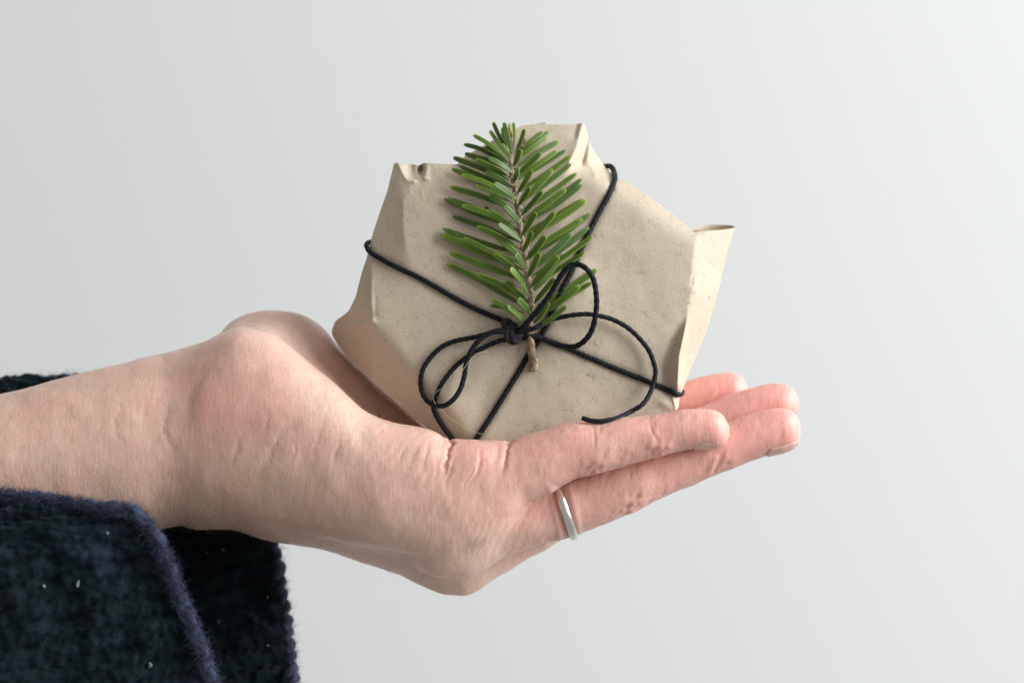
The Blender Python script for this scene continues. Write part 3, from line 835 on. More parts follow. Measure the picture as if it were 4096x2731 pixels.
bag.build('bud', M_BUDR, sprig)

# ------------------------------------------------------------------ the arm and hand (one continuous skin)
ST = 9.0
gx = np.arange(-720, 3290, ST); gy = np.arange(1190, 2470, ST); gd = np.arange(-270, 1090, ST)
XX = gx[:, None, None].astype(np.float32); YY = gy[None, :, None].astype(np.float32); DD = gd[None, None, :].astype(np.float32)
def smin(a, b, k):
    h = np.maximum(k - np.abs(a - b), 0) / k
    return np.minimum(a, b) - h * h * k * .25
def loft(rows, p=2.2, tip=None, x0=None, wave=None):
    """rows: x, top, bottom, depth centre, depth half; every value read at its own depth"""
    R = np.array(rows, float)
    k = kf(R[:, 3])
    xs = (R[:, 0] - CX) * k + CX; top = (R[:, 1] - CY) * k + CY; bot = (R[:, 2] - CY) * k + CY
    g = gx.astype(float)
    t_ = pchip(xs, top, g); b_ = pchip(xs, bot, g); dc = pchip(xs, R[:, 3], g); dh = pchip(xs, R[:, 4], g)
    cy = (t_ + b_) / 2; hy = (b_ - t_) / 2
    lo = xs[0]; hi = xs[-1]
    cap = np.ones_like(g)
    tl = tip if tip else 110                  # length of the rounded end
    u = np.clip((g - (hi - tl)) / tl, 0, 1); cap = np.sqrt(np.maximum(1 - u**2.3, 1e-4))
    if lo > -700:
        u = np.clip(((lo + 110) - g) / 110, 0, 1); cap = cap * np.sqrt(np.maximum(1 - u**2.3, 1e-4))
    hy = np.maximum(hy * cap, 1.5); dh = np.maximum(dh * cap, 1.5)
    sel = (g >= lo - 2) & (g <= hi + 2)
    f = np.full((len(gx), len(gy), len(gd)), 400.0, dtype=np.float32)
    c = lambda a: a[sel][:, None, None].astype(np.float32)
    a = np.abs(YY - c(cy)) / c(hy); b = np.abs(DD - c(dc)) / c(dh)
    q = (a**p + b**p)**np.float32(1.0 / p)
    f[sel] = (q - 1) * np.minimum(c(hy), c(dh))
    if not tip or x0 is not None:
        f = np.maximum(f, (lo - XX)) if x0 is not None else f
    return np.minimum(f, 400)

fore = loft([(-720, 1700, 2420, 290, 400), (-300, 1625, 2310, 290, 385), (0, 1576, 2235, 290, 365), (313, 1494, 2180, 285, 345), (575, 1431, 2130, 285, 330), (700, 1404, 2104, 290, 325),
             (780, 1386, 2092, 290, 325), (905, 1376, 2088, 300, 325), (1045, 1392, 2126, 310, 320), (1200, 1460, 2150, 320, 300), (1400, 1600, 2190, 330, 280), (1600, 1760, 2240, 330, 250), (1700, 1850, 2200, 330, 200)], 2.15)
hypo = loft([(600, 1520, 1980, 240, 120), (760, 1425, 2050, 200, 205), (853, 1362, 2070, 178, 232), (971, 1314, 2080, 155, 234), (1079, 1334, 2105, 142, 234), (1160, 1383, 2115, 130, 230), (1242, 1450, 2130, 116, 222),
             (1323, 1518, 2150, 100, 214), (1385, 1575, 2170, 86, 204), (1448, 1632, 2185, 70, 194), (1551, 1683, 2200, 45, 185), (1648, 1702, 2215, 38, 178), (1730, 1722, 2220, 30, 170), (1790, 1752, 2220, 25, 165),
             (1860, 1756, 2200, 20, 160), (1940, 1762, 2170, 18, 150), (2030, 1785, 2110, 15, 130), (2120, 1800, 2040, 10, 110)], 2.25)
then = loft([(800, 1500, 2000, 560, 120), (888, 1330, 2040, 590, 190), (940, 1281, 2050, 600, 215), (1010, 1250, 2060, 610, 230), (1080, 1240, 2070, 610, 238), (1149, 1244, 2080, 605, 238), (1219, 1264, 2090, 598, 235),
             (1289, 1309, 2110, 590, 230), (1341, 1370, 2120, 580, 225), (1393, 1426, 2130, 570, 220), (1515, 1540, 2150, 550, 210), (1672, 1682, 2180, 530, 200), (1800, 1772, 2200, 520, 190), (1900, 1850, 2180, 510, 160)], 2.2)
mid = loft([(700, 1600, 2100, 350, 220), (900, 1560, 2088, 360, 260), (1045, 1620, 2130, 360, 265), (1150, 1680, 2158, 355, 260), (1289, 1740, 2178, 350, 255), (1428, 1790, 2230, 345, 250), (1567, 1830, 2280, 345, 245), (1672, 1860, 2322, 350, 225),
            (1759, 1890, 2345, 355, 200), (1829, 1930, 2330, 355, 170), (1898, 1970, 2280, 355, 150), (1985, 1990, 2220, 355, 130)], 2.2)
fill = loft([(780, 1500, 2000, 380, 160), (870, 1372, 2000, 385, 200), (971, 1316, 2000, 385, 215), (1079, 1328, 2000, 380, 215), (1160, 1380, 2000, 375, 210), (1242, 1455, 2000, 370, 200), (1323, 1545, 2000, 365, 195), (1400, 1635, 2000, 360, 190), (1500, 1725, 2000, 355, 180), (1650, 1800, 2000, 350, 150)], 2.2)
thumb = loft([(1150, 1330, 1640, 690, 130), (1300, 1400, 1640, 740, 130), (1450, 1420, 1640, 790, 115), (1650, 1430, 1610, 830, 95), (1850, 1420, 1600, 850, 100), (2000, 1420, 1580, 850, 92), (2080, 1430, 1570, 845, 85)], 2.0, tip=95)
pinky = loft([(1860, 1810, 2120, 8, 120), (1960, 1785, 2080, 5, 122), (2051, 1761, 2034, 2, 122), (2112, 1738, 2012, 0, 120), (2189, 1714, 1980, 0, 118), (2265, 1690, 1934, 0, 114), (2311, 1684, 1912, 0, 112), (2380, 1687, 1897, 0, 108),
              (2441, 1676, 1880, 0, 104), (2495, 1668, 1866, 0, 100), (2594, 1660, 1838, 0, 92), (2648, 1652, 1824, 0, 90), (2686, 1646, 1812, 0, 88), (2763, 1634, 1798, 0, 86), (2832, 1634, 1794, 0, 82), (2877, 1640, 1796, 0, 78), (2919, 1650, 1800, 0, 74)], 2.05, tip=82)
ringf = loft([(1600, 2010, 2250, 130, 110), (1691, 1990, 2286, 132, 140), (1760, 1985, 2312, 134, 152), (1820, 1980, 2316, 135, 155), (1870, 1970, 2308, 136, 150), (1929, 1962, 2280, 137, 140), (2020, 1950, 2226, 138, 128), (2112, 1936, 2194, 138, 122), (2189, 1920, 2169, 138, 118), (2258, 1908, 2154, 138, 116),
              (2296, 1894, 2143, 138, 116), (2418, 1850, 2096, 138, 116), (2490, 1826, 2066, 138, 118), (2545, 1806, 2046, 138, 118), (2594, 1790, 2018, 138, 112), (2648, 1774, 1989, 138, 106), (2755, 1742, 1943, 140, 100), (2855, 1706, 1901, 142, 96), (2916, 1686, 1880, 143, 95), (2992, 1656, 1848, 145, 92),
              (3069, 1638, 1824, 146, 88), (3122, 1632, 1812, 146, 84), (3165, 1632, 1806, 146, 80), (3205, 1634, 1802, 146, 76)], 2.05, tip=80)
midf = loft([(1540, 2100, 2240, 345, 110), (1640, 2070, 2310, 342, 130), (1720, 2052, 2352, 340, 142), (1798, 2040, 2380, 340, 148), (1852, 2030, 2382, 340, 148), (1913, 2015, 2360, 340, 140), (1974, 1990, 2318, 340, 130), (2036, 1965, 2280, 340, 124), (2112, 1930, 2234, 340, 120), (2189, 1895, 2196, 340, 118), (2258, 1864, 2150, 340, 116),
             (2500, 1750, 1975, 335, 114), (2700, 1664, 1870, 332, 104), (2793, 1629, 1822, 330, 100), (2916, 1577, 1765, 330, 95), (3000, 1549, 1732, 330, 92), (3077, 1536, 1712, 330, 88), (3145, 1534, 1700, 330, 83), (3197, 1540, 1695, 330, 78)], 2.05, tip=85)
index = loft([(1750, 1860, 2230, 520, 120), (1850, 1850, 2220, 525, 130), (1950, 1826, 2160, 530, 128), (2200, 1728, 1980, 530, 118), (2500, 1606, 1820, 525, 110), (2740, 1524, 1722, 520, 98), (2801, 1506, 1698, 520, 95), (2870, 1493, 1676, 520, 90), (2930, 1488, 1662, 520, 85), (2990, 1490, 1650, 520, 80)], 2.05, tip=88)
body = smin(fore, hypo, 70); del fore
body = smin(body, fill, 90); del fill; body = smin(body, mid, 90); body = smin(body, then, 110)
body = smin(body, thumb, 60); del thumb
fing = smin(pinky, ringf, 9); fing = smin(fing, midf, 12); fing = smin(fing, index, 12)
body = smin(body, fing, 36)
del fing, pinky, ringf, midf, index, hypo, then, mid

def surface_nets(f):
    neg = f < 0
    nx, ny, nz = f.shape
    cs = [(a, b, c) for a in (0, 1) for b in (0, 1) for c in (0, 1)]
    sl = lambda a, b, c: (slice(a, nx - 1 + a), slice(b, ny - 1 + b), slice(c, nz - 1 + c))
    cnt = np.zeros((nx - 1, ny - 1, nz - 1), dtype=np.int8)
    for c in cs: cnt += neg[sl(*c)]
    act = (cnt > 0) & (cnt < 8)
    ids = np.full(act.shape, -1, dtype=np.int64)
    I = np.argwhere(act); ids[act] = np.arange(len(I))
    vals = {c: f[I[:, 0] + c[0], I[:, 1] + c[1], I[:, 2] + c[2]] for c in cs}
    acc = np.zeros((len(I), 3)); n = np.zeros(len(I))
    for c in cs:
        for ax in range(3):
            if c[ax] == 0:
                c2 = list(c); c2[ax] = 1; c2 = tuple(c2)
                a, b = vals[c], vals[c2]
                m = (a < 0) != (b < 0)
                t = np.where(m, a / np.where(m, a - b, 1), 0)
                p = np.tile(np.array(c, float), (len(I), 1)); p[:, ax] += t
                acc += p * m[:, None]; n += m
    P = I + acc / n[:, None]
    quads = []
    for ax in range(3):
        s0 = [slice(None)] * 3; s1 = [slice(None)] * 3
        s0[ax] = slice(0, -1); s1[ax] = slice(1, None)
        ch = neg[tuple(s0)] != neg[tuple(s1)]
        E = np.argwhere(ch)
        o1, o2 = (ax + 1) % 3, (ax + 2) % 3
        ok = (E[:, o1] > 0) & (E[:, o2] > 0) & (E[:, o1] < f.shape[o1] - 1) & (E[:, o2] < f.shape[o2] - 1)
        E = E[ok]
        inside = neg[E[:, 0], E[:, 1], E[:, 2]]
        q = []
        for (da, db) in ((0, 0), (1, 0), (1, 1), (0, 1)):
            e2 = E.copy(); e2[:, o1] -= da; e2[:, o2] -= db
            q.append(ids[e2[:, 0], e2[:, 1], e2[:, 2]])
        q = np.stack(q, 1)
        q[inside] = q[inside]
        q[~inside] = q[~inside][:, ::-1]
        quads.append(q)
    return P, np.vstack(quads)
Pn, Qn = surface_nets(body); del body
# grid -> units
U = np.stack([gx[0] + Pn[:, 0] * ST, gy[0] + Pn[:, 1] * ST, gd[0] + Pn[:, 2] * ST], 1)
# light relaxation removes the grid stepping
src = np.concatenate([Qn[:, 0], Qn[:, 1], Qn[:, 2], Qn[:, 3]]); dst = np.concatenate([Qn[:, 1], Qn[:, 2], Qn[:, 3], Qn[:, 0]])
def relax(U, lam):
    acc = np.zeros_like(U); n = np.zeros(len(U))
    for a, b in ((src, dst), (dst, src)):
        for ax in range(3): acc[:, ax] += np.bincount(a, U[b, ax], len(U))
        n += np.bincount(a, minlength=len(U))
    return U + lam * (acc / np.maximum(n, 1)[:, None] - U)
for _ in range(4): U = relax(U, .55); U = relax(U, -.57)
U = relax(U, .4)
def unit_to_world(U):
    return np.stack([(U[:, 0] - CX) * S, U[:, 2] * S, (CY - U[:, 1]) * S], 1)

person = empty('person', W(1200, 2100, 300))
tag(person, 'pale left hand held out palm up with wrist in a dark blue knit sleeve', 'person')
arm = mesh_obj('arm', unit_to_world(U), Qn, None, person)
md = arm.modifiers.new('sub', 'SUBSURF'); md.levels = 1; md.render_levels = 1
dg = bpy.context.evaluated_depsgraph_get()
me2 = bpy.data.meshes.new_from_object(arm.evaluated_get(dg))
arm.modifiers.clear(); old = arm.data; arm.data = me2; bpy.data.meshes.remove(old); me2.name = 'arm'
me2.materials.clear(); me2.materials.append(M_SKIN)
nv = len(me2.vertices)
co = np.empty(nv * 3, np.float32); me2.vertices.foreach_get('co', co); co = co.reshape(-1, 3).astype(float)
nrm = np.empty(nv * 3, np.float32); me2.vertex_normals.foreach_get('vector', nrm); nrm = nrm.reshape(-1, 3).astype(float)
po = np.array(person.location)
wc = co + po
vd = wc[:, 1] / S; kk = kf(vd)
vx = wc[:, 0] / S / kk + CX; vy = CY - wc[:, 2] / S / kk
facing = sstep(-nrm[:, 1], .0, .55)
near = sstep(vd, 330, 200) * facing
disp = np.zeros(nv); cre = np.zeros(nv)
wob = 9 * vnoise(np.stack([vx / 42, vy / 42, vd / 42], 1), 81) + 4 * vnoise(np.stack([vx / 15, vy / 15, vd / 15], 1), 82)
def crease(pts, depth, w, red=0.0, mask=near, lip=.22, open_start=False):
    """a skin crease: a shallow groove that fades towards its ends and wanders a little"""
    global disp, cre
    x = vx + wob; y = vy + .5 * wob
    d = np.full(nv, 1e9); tpar = np.zeros(nv)
    L = [math.dist(a, b) for a, b in zip(pts[:-1], pts[1:])]; tot = sum(L); acc = 0
    for (a, b), l in zip(zip(pts[:-1], pts[1:]), L):
        t = np.clip(((x - a[0]) * (b[0] - a[0]) + (y - a[1]) * (b[1] - a[1])) / (l * l), 0, 1)
        dd = np.hypot(x - a[0] - t * (b[0] - a[0]), y - a[1] - t * (b[1] - a[1]))
        m = dd < d; d[m] = dd[m]; tpar[m] = (acc + t[m] * l) / tot; acc += l
    tap = np.sin(np.pi * (tpar * .5 + .5 if open_start else tpar))**.8
    g = np.exp(-(d / w)**2) * tap
    disp -= mask * depth * .40 * g
    disp += mask * depth * .5 * lip * np.exp(-((d - 2.4 * w) / (1.6 * w))**2) * tap
    cre += mask * red * g
RB = lambda L: [(1500 + x / 1.3067, 1400 + y / 1.3067) for x, y in L]
RA = lambda L: [(x / 1.0107, 1180 + y / 1.0107) for x, y in L]
RD = lambda L: [(700 + x / 1.845, 1150 + y / 1.845) for x, y in L]
# palm edge and base of the little finger
crease(RB([(397, 455), (390, 520), (375, 580), (352, 660)]), 24, 7, 1.0, lip=.1, open_start=True)
crease(RB([(396, 440), (396, 480), (392, 530)]), 22, 10, .9, mask=sstep(vd, 330, 200), lip=0, open_start=True)
crease(RB([(425, 540), (400, 610), (350, 720)]), 5, 6, .35)
crease(RB([(560, 490), (556, 560), (535, 640), (475, 745)]), 6, 6, .45)
crease(RB([(520, 600), (455, 745)]), 4, 5, .25)
crease(RB([(712, 460), (690, 505), (672, 570), (655, 650)]), 20, 9, .7, mask=sstep(vd, 330, 200), lip=.05, open_start=True)
crease(RB([(645, 500), (640, 570)]), 4, 7, .2)
for L, dp in (([(300, 470), (262, 560), (235, 660)], 4), ([(235, 470), (165, 640)], 4), ([(160, 500), (100, 620)], 3), ([(340, 560), (300, 700)], 3)):
    crease(RB(L), dp, 7, .22)
# little finger joints
crease(RB([(1128, 378), (1146, 420), (1158, 480), (1150, 540)]), 5, 6, .5)
crease(RB([(1175, 385), (1180, 440)]), 4, 6, .2)
crease(RB([(1428, 348), (1442, 400), (1462, 450), (1476, 490)]), 5, 6, .5)
crease(RB([(1450, 360), (1470, 410)]), 3, 5, .2)
crease(RB([(1060, 640), (1110, 600), (1160, 580)]), 6, 7, .15)
crease(RB([(1110, 650), (1160, 612), (1215, 585)]), 7, 7, .15)
crease(RB([(1165, 640), (1200, 615), (1240, 600)]), 6, 6, .15)
crease(RB([(1430, 570), (1455, 530), (1490, 495)]), 6, 6, .15)
crease(RB([(1470, 555), (1500, 520), (1530, 500)]), 5, 6, .15)
crease(RB([(1230, 880), (1290, 820), (1350, 790)]), 7, 7, .12)
crease(RB([(1300, 855), (1350, 820), (1410, 800)]), 7, 7, .12)
crease(RB([(1330, 780), (1400, 770), (1450, 750)]), 6, 7, .12)
crease(RB([(1745, 655), (1780, 610), (1830, 585)]), 6, 6, .12)
crease(RB([(1790, 635), (1820, 600), (1860, 580)]), 5, 6, .12)
crease(RB([(1320, 610), (1330, 680)]), 4, 6, .25)
# tendon folds along the back of the hand
crease(RB([(-120, 1000), (60, 1060), (220, 1120), (330, 1170)]), 7, 16, .05)
crease(RB([(-220, 880), (0, 930), (200, 960), (380, 960)]), 4, 22, .0)
# wrist
crease(RA([(852, 180), (835, 260), (795, 360), (765, 440), (752, 510), (765, 575)]), 8, 26, .12, lip=.15)
crease(RA([(690, 420), (672, 460), (662, 520), (680, 590), (710, 650)]), 6, 13, .1, lip=.2)
crease(RA([(490, 440), (470, 520), (476, 600)]), 4, 13, .06)
crease(RA([(600, 420), (580, 520), (590, 600)]), 2.5, 12, .06)
crease(RA([(970, 560), (955, 620), (925, 690)]), 5, 10, .35)
crease(RA([(1090, 470), (1075, 540), (1060, 560)]), 4, 10, .3)
crease(RA([(1225, 500), (1120, 580), (1065, 690), (1052, 770)]), 7, 15, .1)
crease(RA([(1200, 590), (1180, 670)]), 4, 7, .35)
crease(RA([(1290, 560), (1262, 660)]), 4, 8, .25)
crease(RA([(1380, 560), (1345, 700)]), 4, 8, .2)
far = sstep(vd, 260, 420) * sstep(vy, 1800, 1700)
crease(RD([(760, 360), (900, 450), (1020, 560), (1100, 640), (1200, 730)]), 7, 14, .5, mask=sstep(vd, 900, 700) * sstep(-nrm[:, 1], -.3, .3), lip=.1)
crease(RD([(480, 262), (640, 232), (780, 250), (900, 300)]), 5, 12, .15, mask=sstep(vd, 350, 450), lip=.2)
for q in range(5):
    crease(RD([(1290 + q * 18, 820 + q * 14), (1340 + q * 16, 770 + q * 16)]), 2.5, 5, .1, mask=far)
# puffiness and unevenness
q3 = np.stack([vx / 120, vy / 120, vd / 120], 1)
disp += 3.2 * fbm(q3, 51, 2)
disp += 1.0 * vnoise(np.stack([vx / 24 + vy / 60, vy / 34, vd / 34], 1), 55) * (.4 + .6 * sstep(vx, 900, 1500))
# wrinkled skin over the finger joints
wr = near * (gs(vx, vy, 2395, 1865, 95, 42, -.3) + .8 * gs(vx, vy, 2640, 1795, 60, 40, -.3) + gs(vx, vy, 2540, 2015, 110, 45, -.35) + .8 * gs(vx, vy, 2870, 1860, 60, 50, -.35))
disp += wr * (4.5 * vnoise(np.stack([(vx + .45 * vy) / 19, vy / 48, vd / 60], 1), 91) + 3.5 * vnoise(np.stack([vx / 26, vy / 22, vd / 26], 1), 92) + 5)
kn = near * gs(vx, vy, 2000, 2130, 170, 90, -.3)
disp += kn * .6 * np.sin((vx * .9 + vy * .42) / 4.4 + 2.5 * vnoise(np.stack([vx / 60, vy / 60, vd / 60], 1), 95))
# the ring presses into the finger
rl = segdist(vx, vy, [(2234, 1930), (2254, 2012), (2271, 2089), (2284, 2180)])
disp += near * sstep(vy, 1925, 1965) * (-7 * np.exp(-(rl / 20)**2) + 4.5 * np.exp(-((rl - 38) / 15)**2))
# pinky knuckle pads
pad = lambda cx_, cy_, sx, sy, a, an=0.0: near * a * gs(vx, vy, cx_, cy_, sx, sy, an)
disp += pad(1900, 1830, 70, 60, 9) + pad(1700, 1800, 90, 80, 5) + pad(900, 1640, 150, 150, 5)
disp += pad(1600, 2130, 180, 50, 6, .2) + pad(1750, 2230, 70, 55, 8)
disp -= pad(2030, 2080, 120, 30, 5, -.35)
co2 = co + nrm * (disp * S)[:, None]
me2.vertices.foreach_set('co', co2.astype(np.float32).ravel()); me2.update()
me2.polygons.foreach_set('use_smooth', np.ones(len(me2.polygons), dtype=bool))
# skin colour: pink finger ends, rosy palm heel, olive wrist side, painted-in far finger glow
pink = .10 + .40 * sstep(vx, 1650, 2350) + .28 * sstep(vx, 2450, 2950)
pink = pink - .30 * sstep(vy, 2010, 2200) * sstep(vx, 2450, 2250)
pink += .38 * gs(vx, vy, 845, 1625, 95, 90) + .30 * gs(vx, vy, 1010, 1640, 160, 110) + .30 * gs(vx, vy, 1930, 1830, 220, 110)
pink += .50 * sstep(vd, 250, 380) * sstep(vx, 2450, 2650)  # light glowing through the far fingers, put into the pink
pink += .20 * gs(vx, vy, 1750, 2330, 140, 60) + .15 * gs(vx, vy, 1100, 1480, 160, 90)
pink += .12 * vnoise(np.stack([vx / 90, vy / 90, vd / 90], 1), 61) + .08 * vnoise(np.stack([vx / 35, vy / 35, vd / 35], 1), 62)
pink = np.clip(pink, 0, 1)
olive = .30 * gs(vx, vy, 760, 2000, 330, 130) + .3 * gs(vx, vy, 1120, 1900, 160, 90) + .35 * gs(vx, vy, 1250, 1500, 140, 60, .7) + .2 * sstep(vx, 500, 0)
for L_ in ([(-100, 1760), (120, 1690), (330, 1640), (520, 1540)], [(200, 1560), (380, 1530), (560, 1500), (700, 1480)], [(330, 1640), (480, 1700), (640, 1720)]):
    olive += .32 * np.exp(-(segdist(vx + wob, vy + wob, L_) / 20)**2)
olive += .12 * vnoise(np.stack([vx / 110, vy / 110, vd / 110], 1), 65)
set_attr(me2, 'tint', np.stack([pink, np.clip(olive, 0, 1), np.clip(cre, 0, 1)], 1))

# fingernails on the turned-down side of the little and ring finger
def nail(axis0, axis1, radii, d0, tilt, thick=5):
    n_, m_ = 16, 11
    a0 = np.array(axis0, float); a1 = np.array(axis1, float)
    e = (a1 - a0) / np.linalg.norm(a1 - a0)
    V = []
    for s_ in (0, 1):
        for i_ in range(n_):
            t = i_ / (n_ - 1)
            c = a0 * (1 - t) + a1 * t
            r = np.interp(t, [0, .5, .8, 1], radii) - s_ * thick
            span = 1.5 * np.interp(t, [0, .12, .8, 1], [.55, 1, 1, .8])
            for j_ in range(m_):
                ph = tilt + (j_ / (m_ - 1) - .5) * span
                V.append(W(c[0] - e[1] * r * math.sin(ph), c[1] + e[0] * r * math.sin(ph), d0 - r * math.cos(ph)))
    F = []
    q = lambda s_, i_, j_: s_ * n_ * m_ + i_ * m_ + j_
    for i_ in range(n_ - 1):
        for j_ in range(m_ - 1):
            F.append((q(0, i_, j_), q(0, i_ + 1, j_), q(0, i_ + 1, j_ + 1), q(0, i_, j_ + 1)))
            F.append((q(1, i_, j_), q(1, i_, j_ + 1), q(1, i_ + 1, j_ + 1), q(1, i_ + 1, j_)))
    for i_ in range(n_ - 1):
        F.append((q(0, i_, 0), q(1, i_, 0), q(1, i_ + 1, 0), q(0, i_ + 1, 0)))
        F.append((q(0, i_, m_ - 1), q(0, i_ + 1, m_ - 1), q(1, i_ + 1, m_ - 1), q(1, i_, m_ - 1)))
    for j_ in range(m_ - 1):
        F.append((q(0, 0, j_), q(0, 0, j_ + 1), q(1, 0, j_ + 1), q(1, 0, j_)))
        F.append((q(0, n_ - 1, j_), q(1, n_ - 1, j_), q(1, n_ - 1, j_ + 1), q(0, n_ - 1, j_ + 1)))
    return mesh_obj('fingernail', np.array(V), F, M_NAIL, arm)
nail((2772, 1719), (2897, 1714), (82.5, 82.5, 78, 63), 0, 1.5)
nail((3052, 1739), (3186, 1712), (91, 90, 81, 64), 146, 1.5)

# a mole on the far side of the palm, and fine down along the arm
M_MOLE = mat_plain('mole', c4(.10, .05, .03), c4(.16, .08, .05), 900, .6)
cand = np.where((np.abs(vx - 1524) < 9) & (np.abs(vy - 1653) < 9) & (nrm[:, 1] < 0))[0]
mi = cand[np.argmin(vd[cand])]
V, F = blob(co2[mi] + po, 5.0 * S, (1, .7, 1.1), 8, 6)
mesh_obj('mole', V, F, M_MOLE, arm)

fi = rng.integers(0, nv, 60000)
sel = (vx[fi] > -50) & (vx[fi] < 1950) & (nrm[fi, 1] < .25) & (vd[fi] < 420)
fi = fi[sel][:2000]
dn = nrm[fi] * .55 + np.array([.75, -.1, -.35])[None] + rng.normal(0, .25, (len(fi), 3))
V2, F2 = hairs(co2[fi] + po, dn, 30 * S, .30 * S, 4, .35, 9)
tag(mesh_obj('arm_down', V2, F2, M_DOWN, arm), kind='stuff')

# ------------------------------------------------------------------ silver ring on the ring finger
ex = np.array([2470 - 2090, 1942 - 2070], float); ex /= np.linalg.norm(ex)
pv = np.array([-ex[1], ex[0]])
c0 = np.array([2258.0, 2034.0]); dR = 138.0
rv, rd = 121.0, 124.0
nA, prof = 128, [(-17, -3), (-17.5, 1), (-15.5, 5), (-11, 8.5), (-5.5, 10.6), (0, 11.3), (5.5, 10.6), (11, 8.5), (15.5, 5), (17.5, 1), (17, -3), (9, -5), (-9, -5)]
V = []; F = []
for a in range(nA):
    th = 2 * np.pi * a / nA
    for (u, h) in prof:
        r1 = rv + h; r2 = rd + h
        p = c0 + pv * math.cos(th) * r1 + ex * u
        V.append(W(p[0], p[1], dR - math.sin(th) * r2))
for a in range(nA):
    for k in range(len(prof)):
        a2 = (a + 1) % nA; k2 = (k + 1) % len(prof)
        F.append((a * len(prof) + k, a2 * len(prof) + k, a2 * len(prof) + k2, a * len(prof) + k2))
ring_o = mesh_obj('finger_ring', np.array(V), F, M_SILVER)
tag(ring_o, 'plain narrow silver ring on the ring finger of the hand', 'ring')

# ------------------------------------------------------------------ knit sleeve
RIM = [(-560, 1575, 830), (-250, 1560, 840), (0, 1541, 840), (160, 1530, 820), (310, 1524, 780), (480, 1600, 770), (700, 1780, 780), (900, 1960, 780), (1050, 2095, 760), (1098, 2200, 740), (1116, 2300, 720),
       (1130, 2400, 690), (1145, 2500, 640), (1158, 2620, 560), (1168, 2760, 440), (1130, 2920, 230), (1000, 2960, 10), (868, 2760, -150), (800, 2580, -230), (735, 2420, -270), (675, 2270, -300),
       (628, 2160, -315), (570, 2080, -320), (500, 2036, -320), (440, 2040, -312), (330, 2020, -300), (200, 2000, -290), (0, 1980, -270), (-300, 1950, -240), (-700, 1900, -200), (-900, 1750, 200), (-800, 1620, 600)]
FAR = [(-1500, 1500, 820), (-1500, 1480, 830), (-1500, 1500, 830), (-1500, 1560, 830), (-1500, 1640, 820), (-1480, 1760, 810), (-1460, 1900, 800), (-1440, 2050, 800), (-1420, 2200, 790), (-1400, 2320, 780), (-1380, 2430, 760),
       (-1350, 2560, 720), (-1300, 2700, 660), (-1250, 2850, 580), (-1150, 3050, 460), (-1000, 3300, 250), (-900, 3400, 0), (-950, 3300, -220), (-1050, 3150, -320), (-1150, 3020, -370), (-1250, 2900, -400),
       (-1330, 2790, -420), (-1400, 2690, -430), (-1450, 2600, -430), (-1470, 2520, -425), (-1490, 2420, -410), (-1500, 2320, -390), (-1500, 2220, -360), (-1500, 2080, -310), (-1520, 1930, -230), (-1580, 1750, 200), (-1560, 1620, 600)]
rimc = catmull(RIM, 6.0, closed=True)
nu = len(rimc)
# match FAR to the rim by cumulative parameter
seg = np.concatenate([[0], np.cumsum([np.linalg.norm(np.subtract(RIM[(q + 1) % len(RIM)], RIM[q])) for q in range(len(RIM))])])
uu = np.linspace(0, seg[-1], nu, endpoint=False)
FA = np.array(FAR + [FAR[0]], float)
farc = np.stack([np.interp(uu, seg, FA[:, q]) for q in range(3)], 1)
nvv = 170
vv = np.linspace(0, 1, nvv)**1.25
G = rimc[None] * (1 - vv)[:, None, None] + farc[None] * vv[:, None, None]
dist = vv[:, None] * np.linalg.norm(farc - rimc, axis=1)[None]
su = np.arange(nu)[None] * 6.0
flat = np.stack([np.broadcast_to(su, dist.shape).ravel() / 150, dist.ravel() / 150], 1)
lump = fbm(flat, 71, 3).reshape(dist.shape)
lump2 = fbm(flat * 4.3, 73, 2).reshape(dist.shape)
Gz = G[..., 1] + .25 * G[..., 0]
knit = 13 * np.sin(2 * np.pi * Gz / 88 + 1.2 * lump) + 3 * np.sin(2 * np.pi * G[..., 0] / 46 + np.pi * np.floor(Gz / 88) + 2 * lump2) + 2.5 * np.cos(2 * np.pi * su / 44 + np.pi * np.floor(dist / 62) + 3 * lump) + 7 * lump2
Gw = W(G[..., 0], G[..., 1], G[..., 2])
tu = np.roll(Gw, -1, 1) - np.roll(Gw, 1, 1); tv = np.gradient(Gw, axis=0)
nn = np.cross(tu, tv); nn /= np.linalg.norm(nn, axis=2)[..., None] + 1e-12
Gw = Gw + nn * ((knit + 22 * lump) * S * np.clip(dist / 60, 0, 1))[..., None]
Gin = Gw - nn * (26 * S)
V = np.vstack([Gw.reshape(-1, 3), Gin.reshape(-1, 3)])
F = []
i = np.arange(nvv - 1)[:, None]; j = np.arange(nu)[None]; j2 = (j + 1) % nu
Qa = np.stack([i * nu + j, i * nu + j2, (i + 1) * nu + j2, (i + 1) * nu + j], -1).reshape(-1, 4)
Qb = Qa[:, ::-1] + nvv * nu
r0 = np.stack([j[0], j[0] + nvv * nu, j2[0] + nvv * nu, j2[0]], 1)
r1 = np.stack([j[0], j2[0], j2[0] + nvv * nu, j[0] + nvv * nu], 1) + (nvv - 1) * nu
r1[:, 2:] = r1[:, 2:]
sleeve = mesh_obj('sleeve', V, np.vstack([Qa, Qb, r0, r1]), M_WOOL, person)
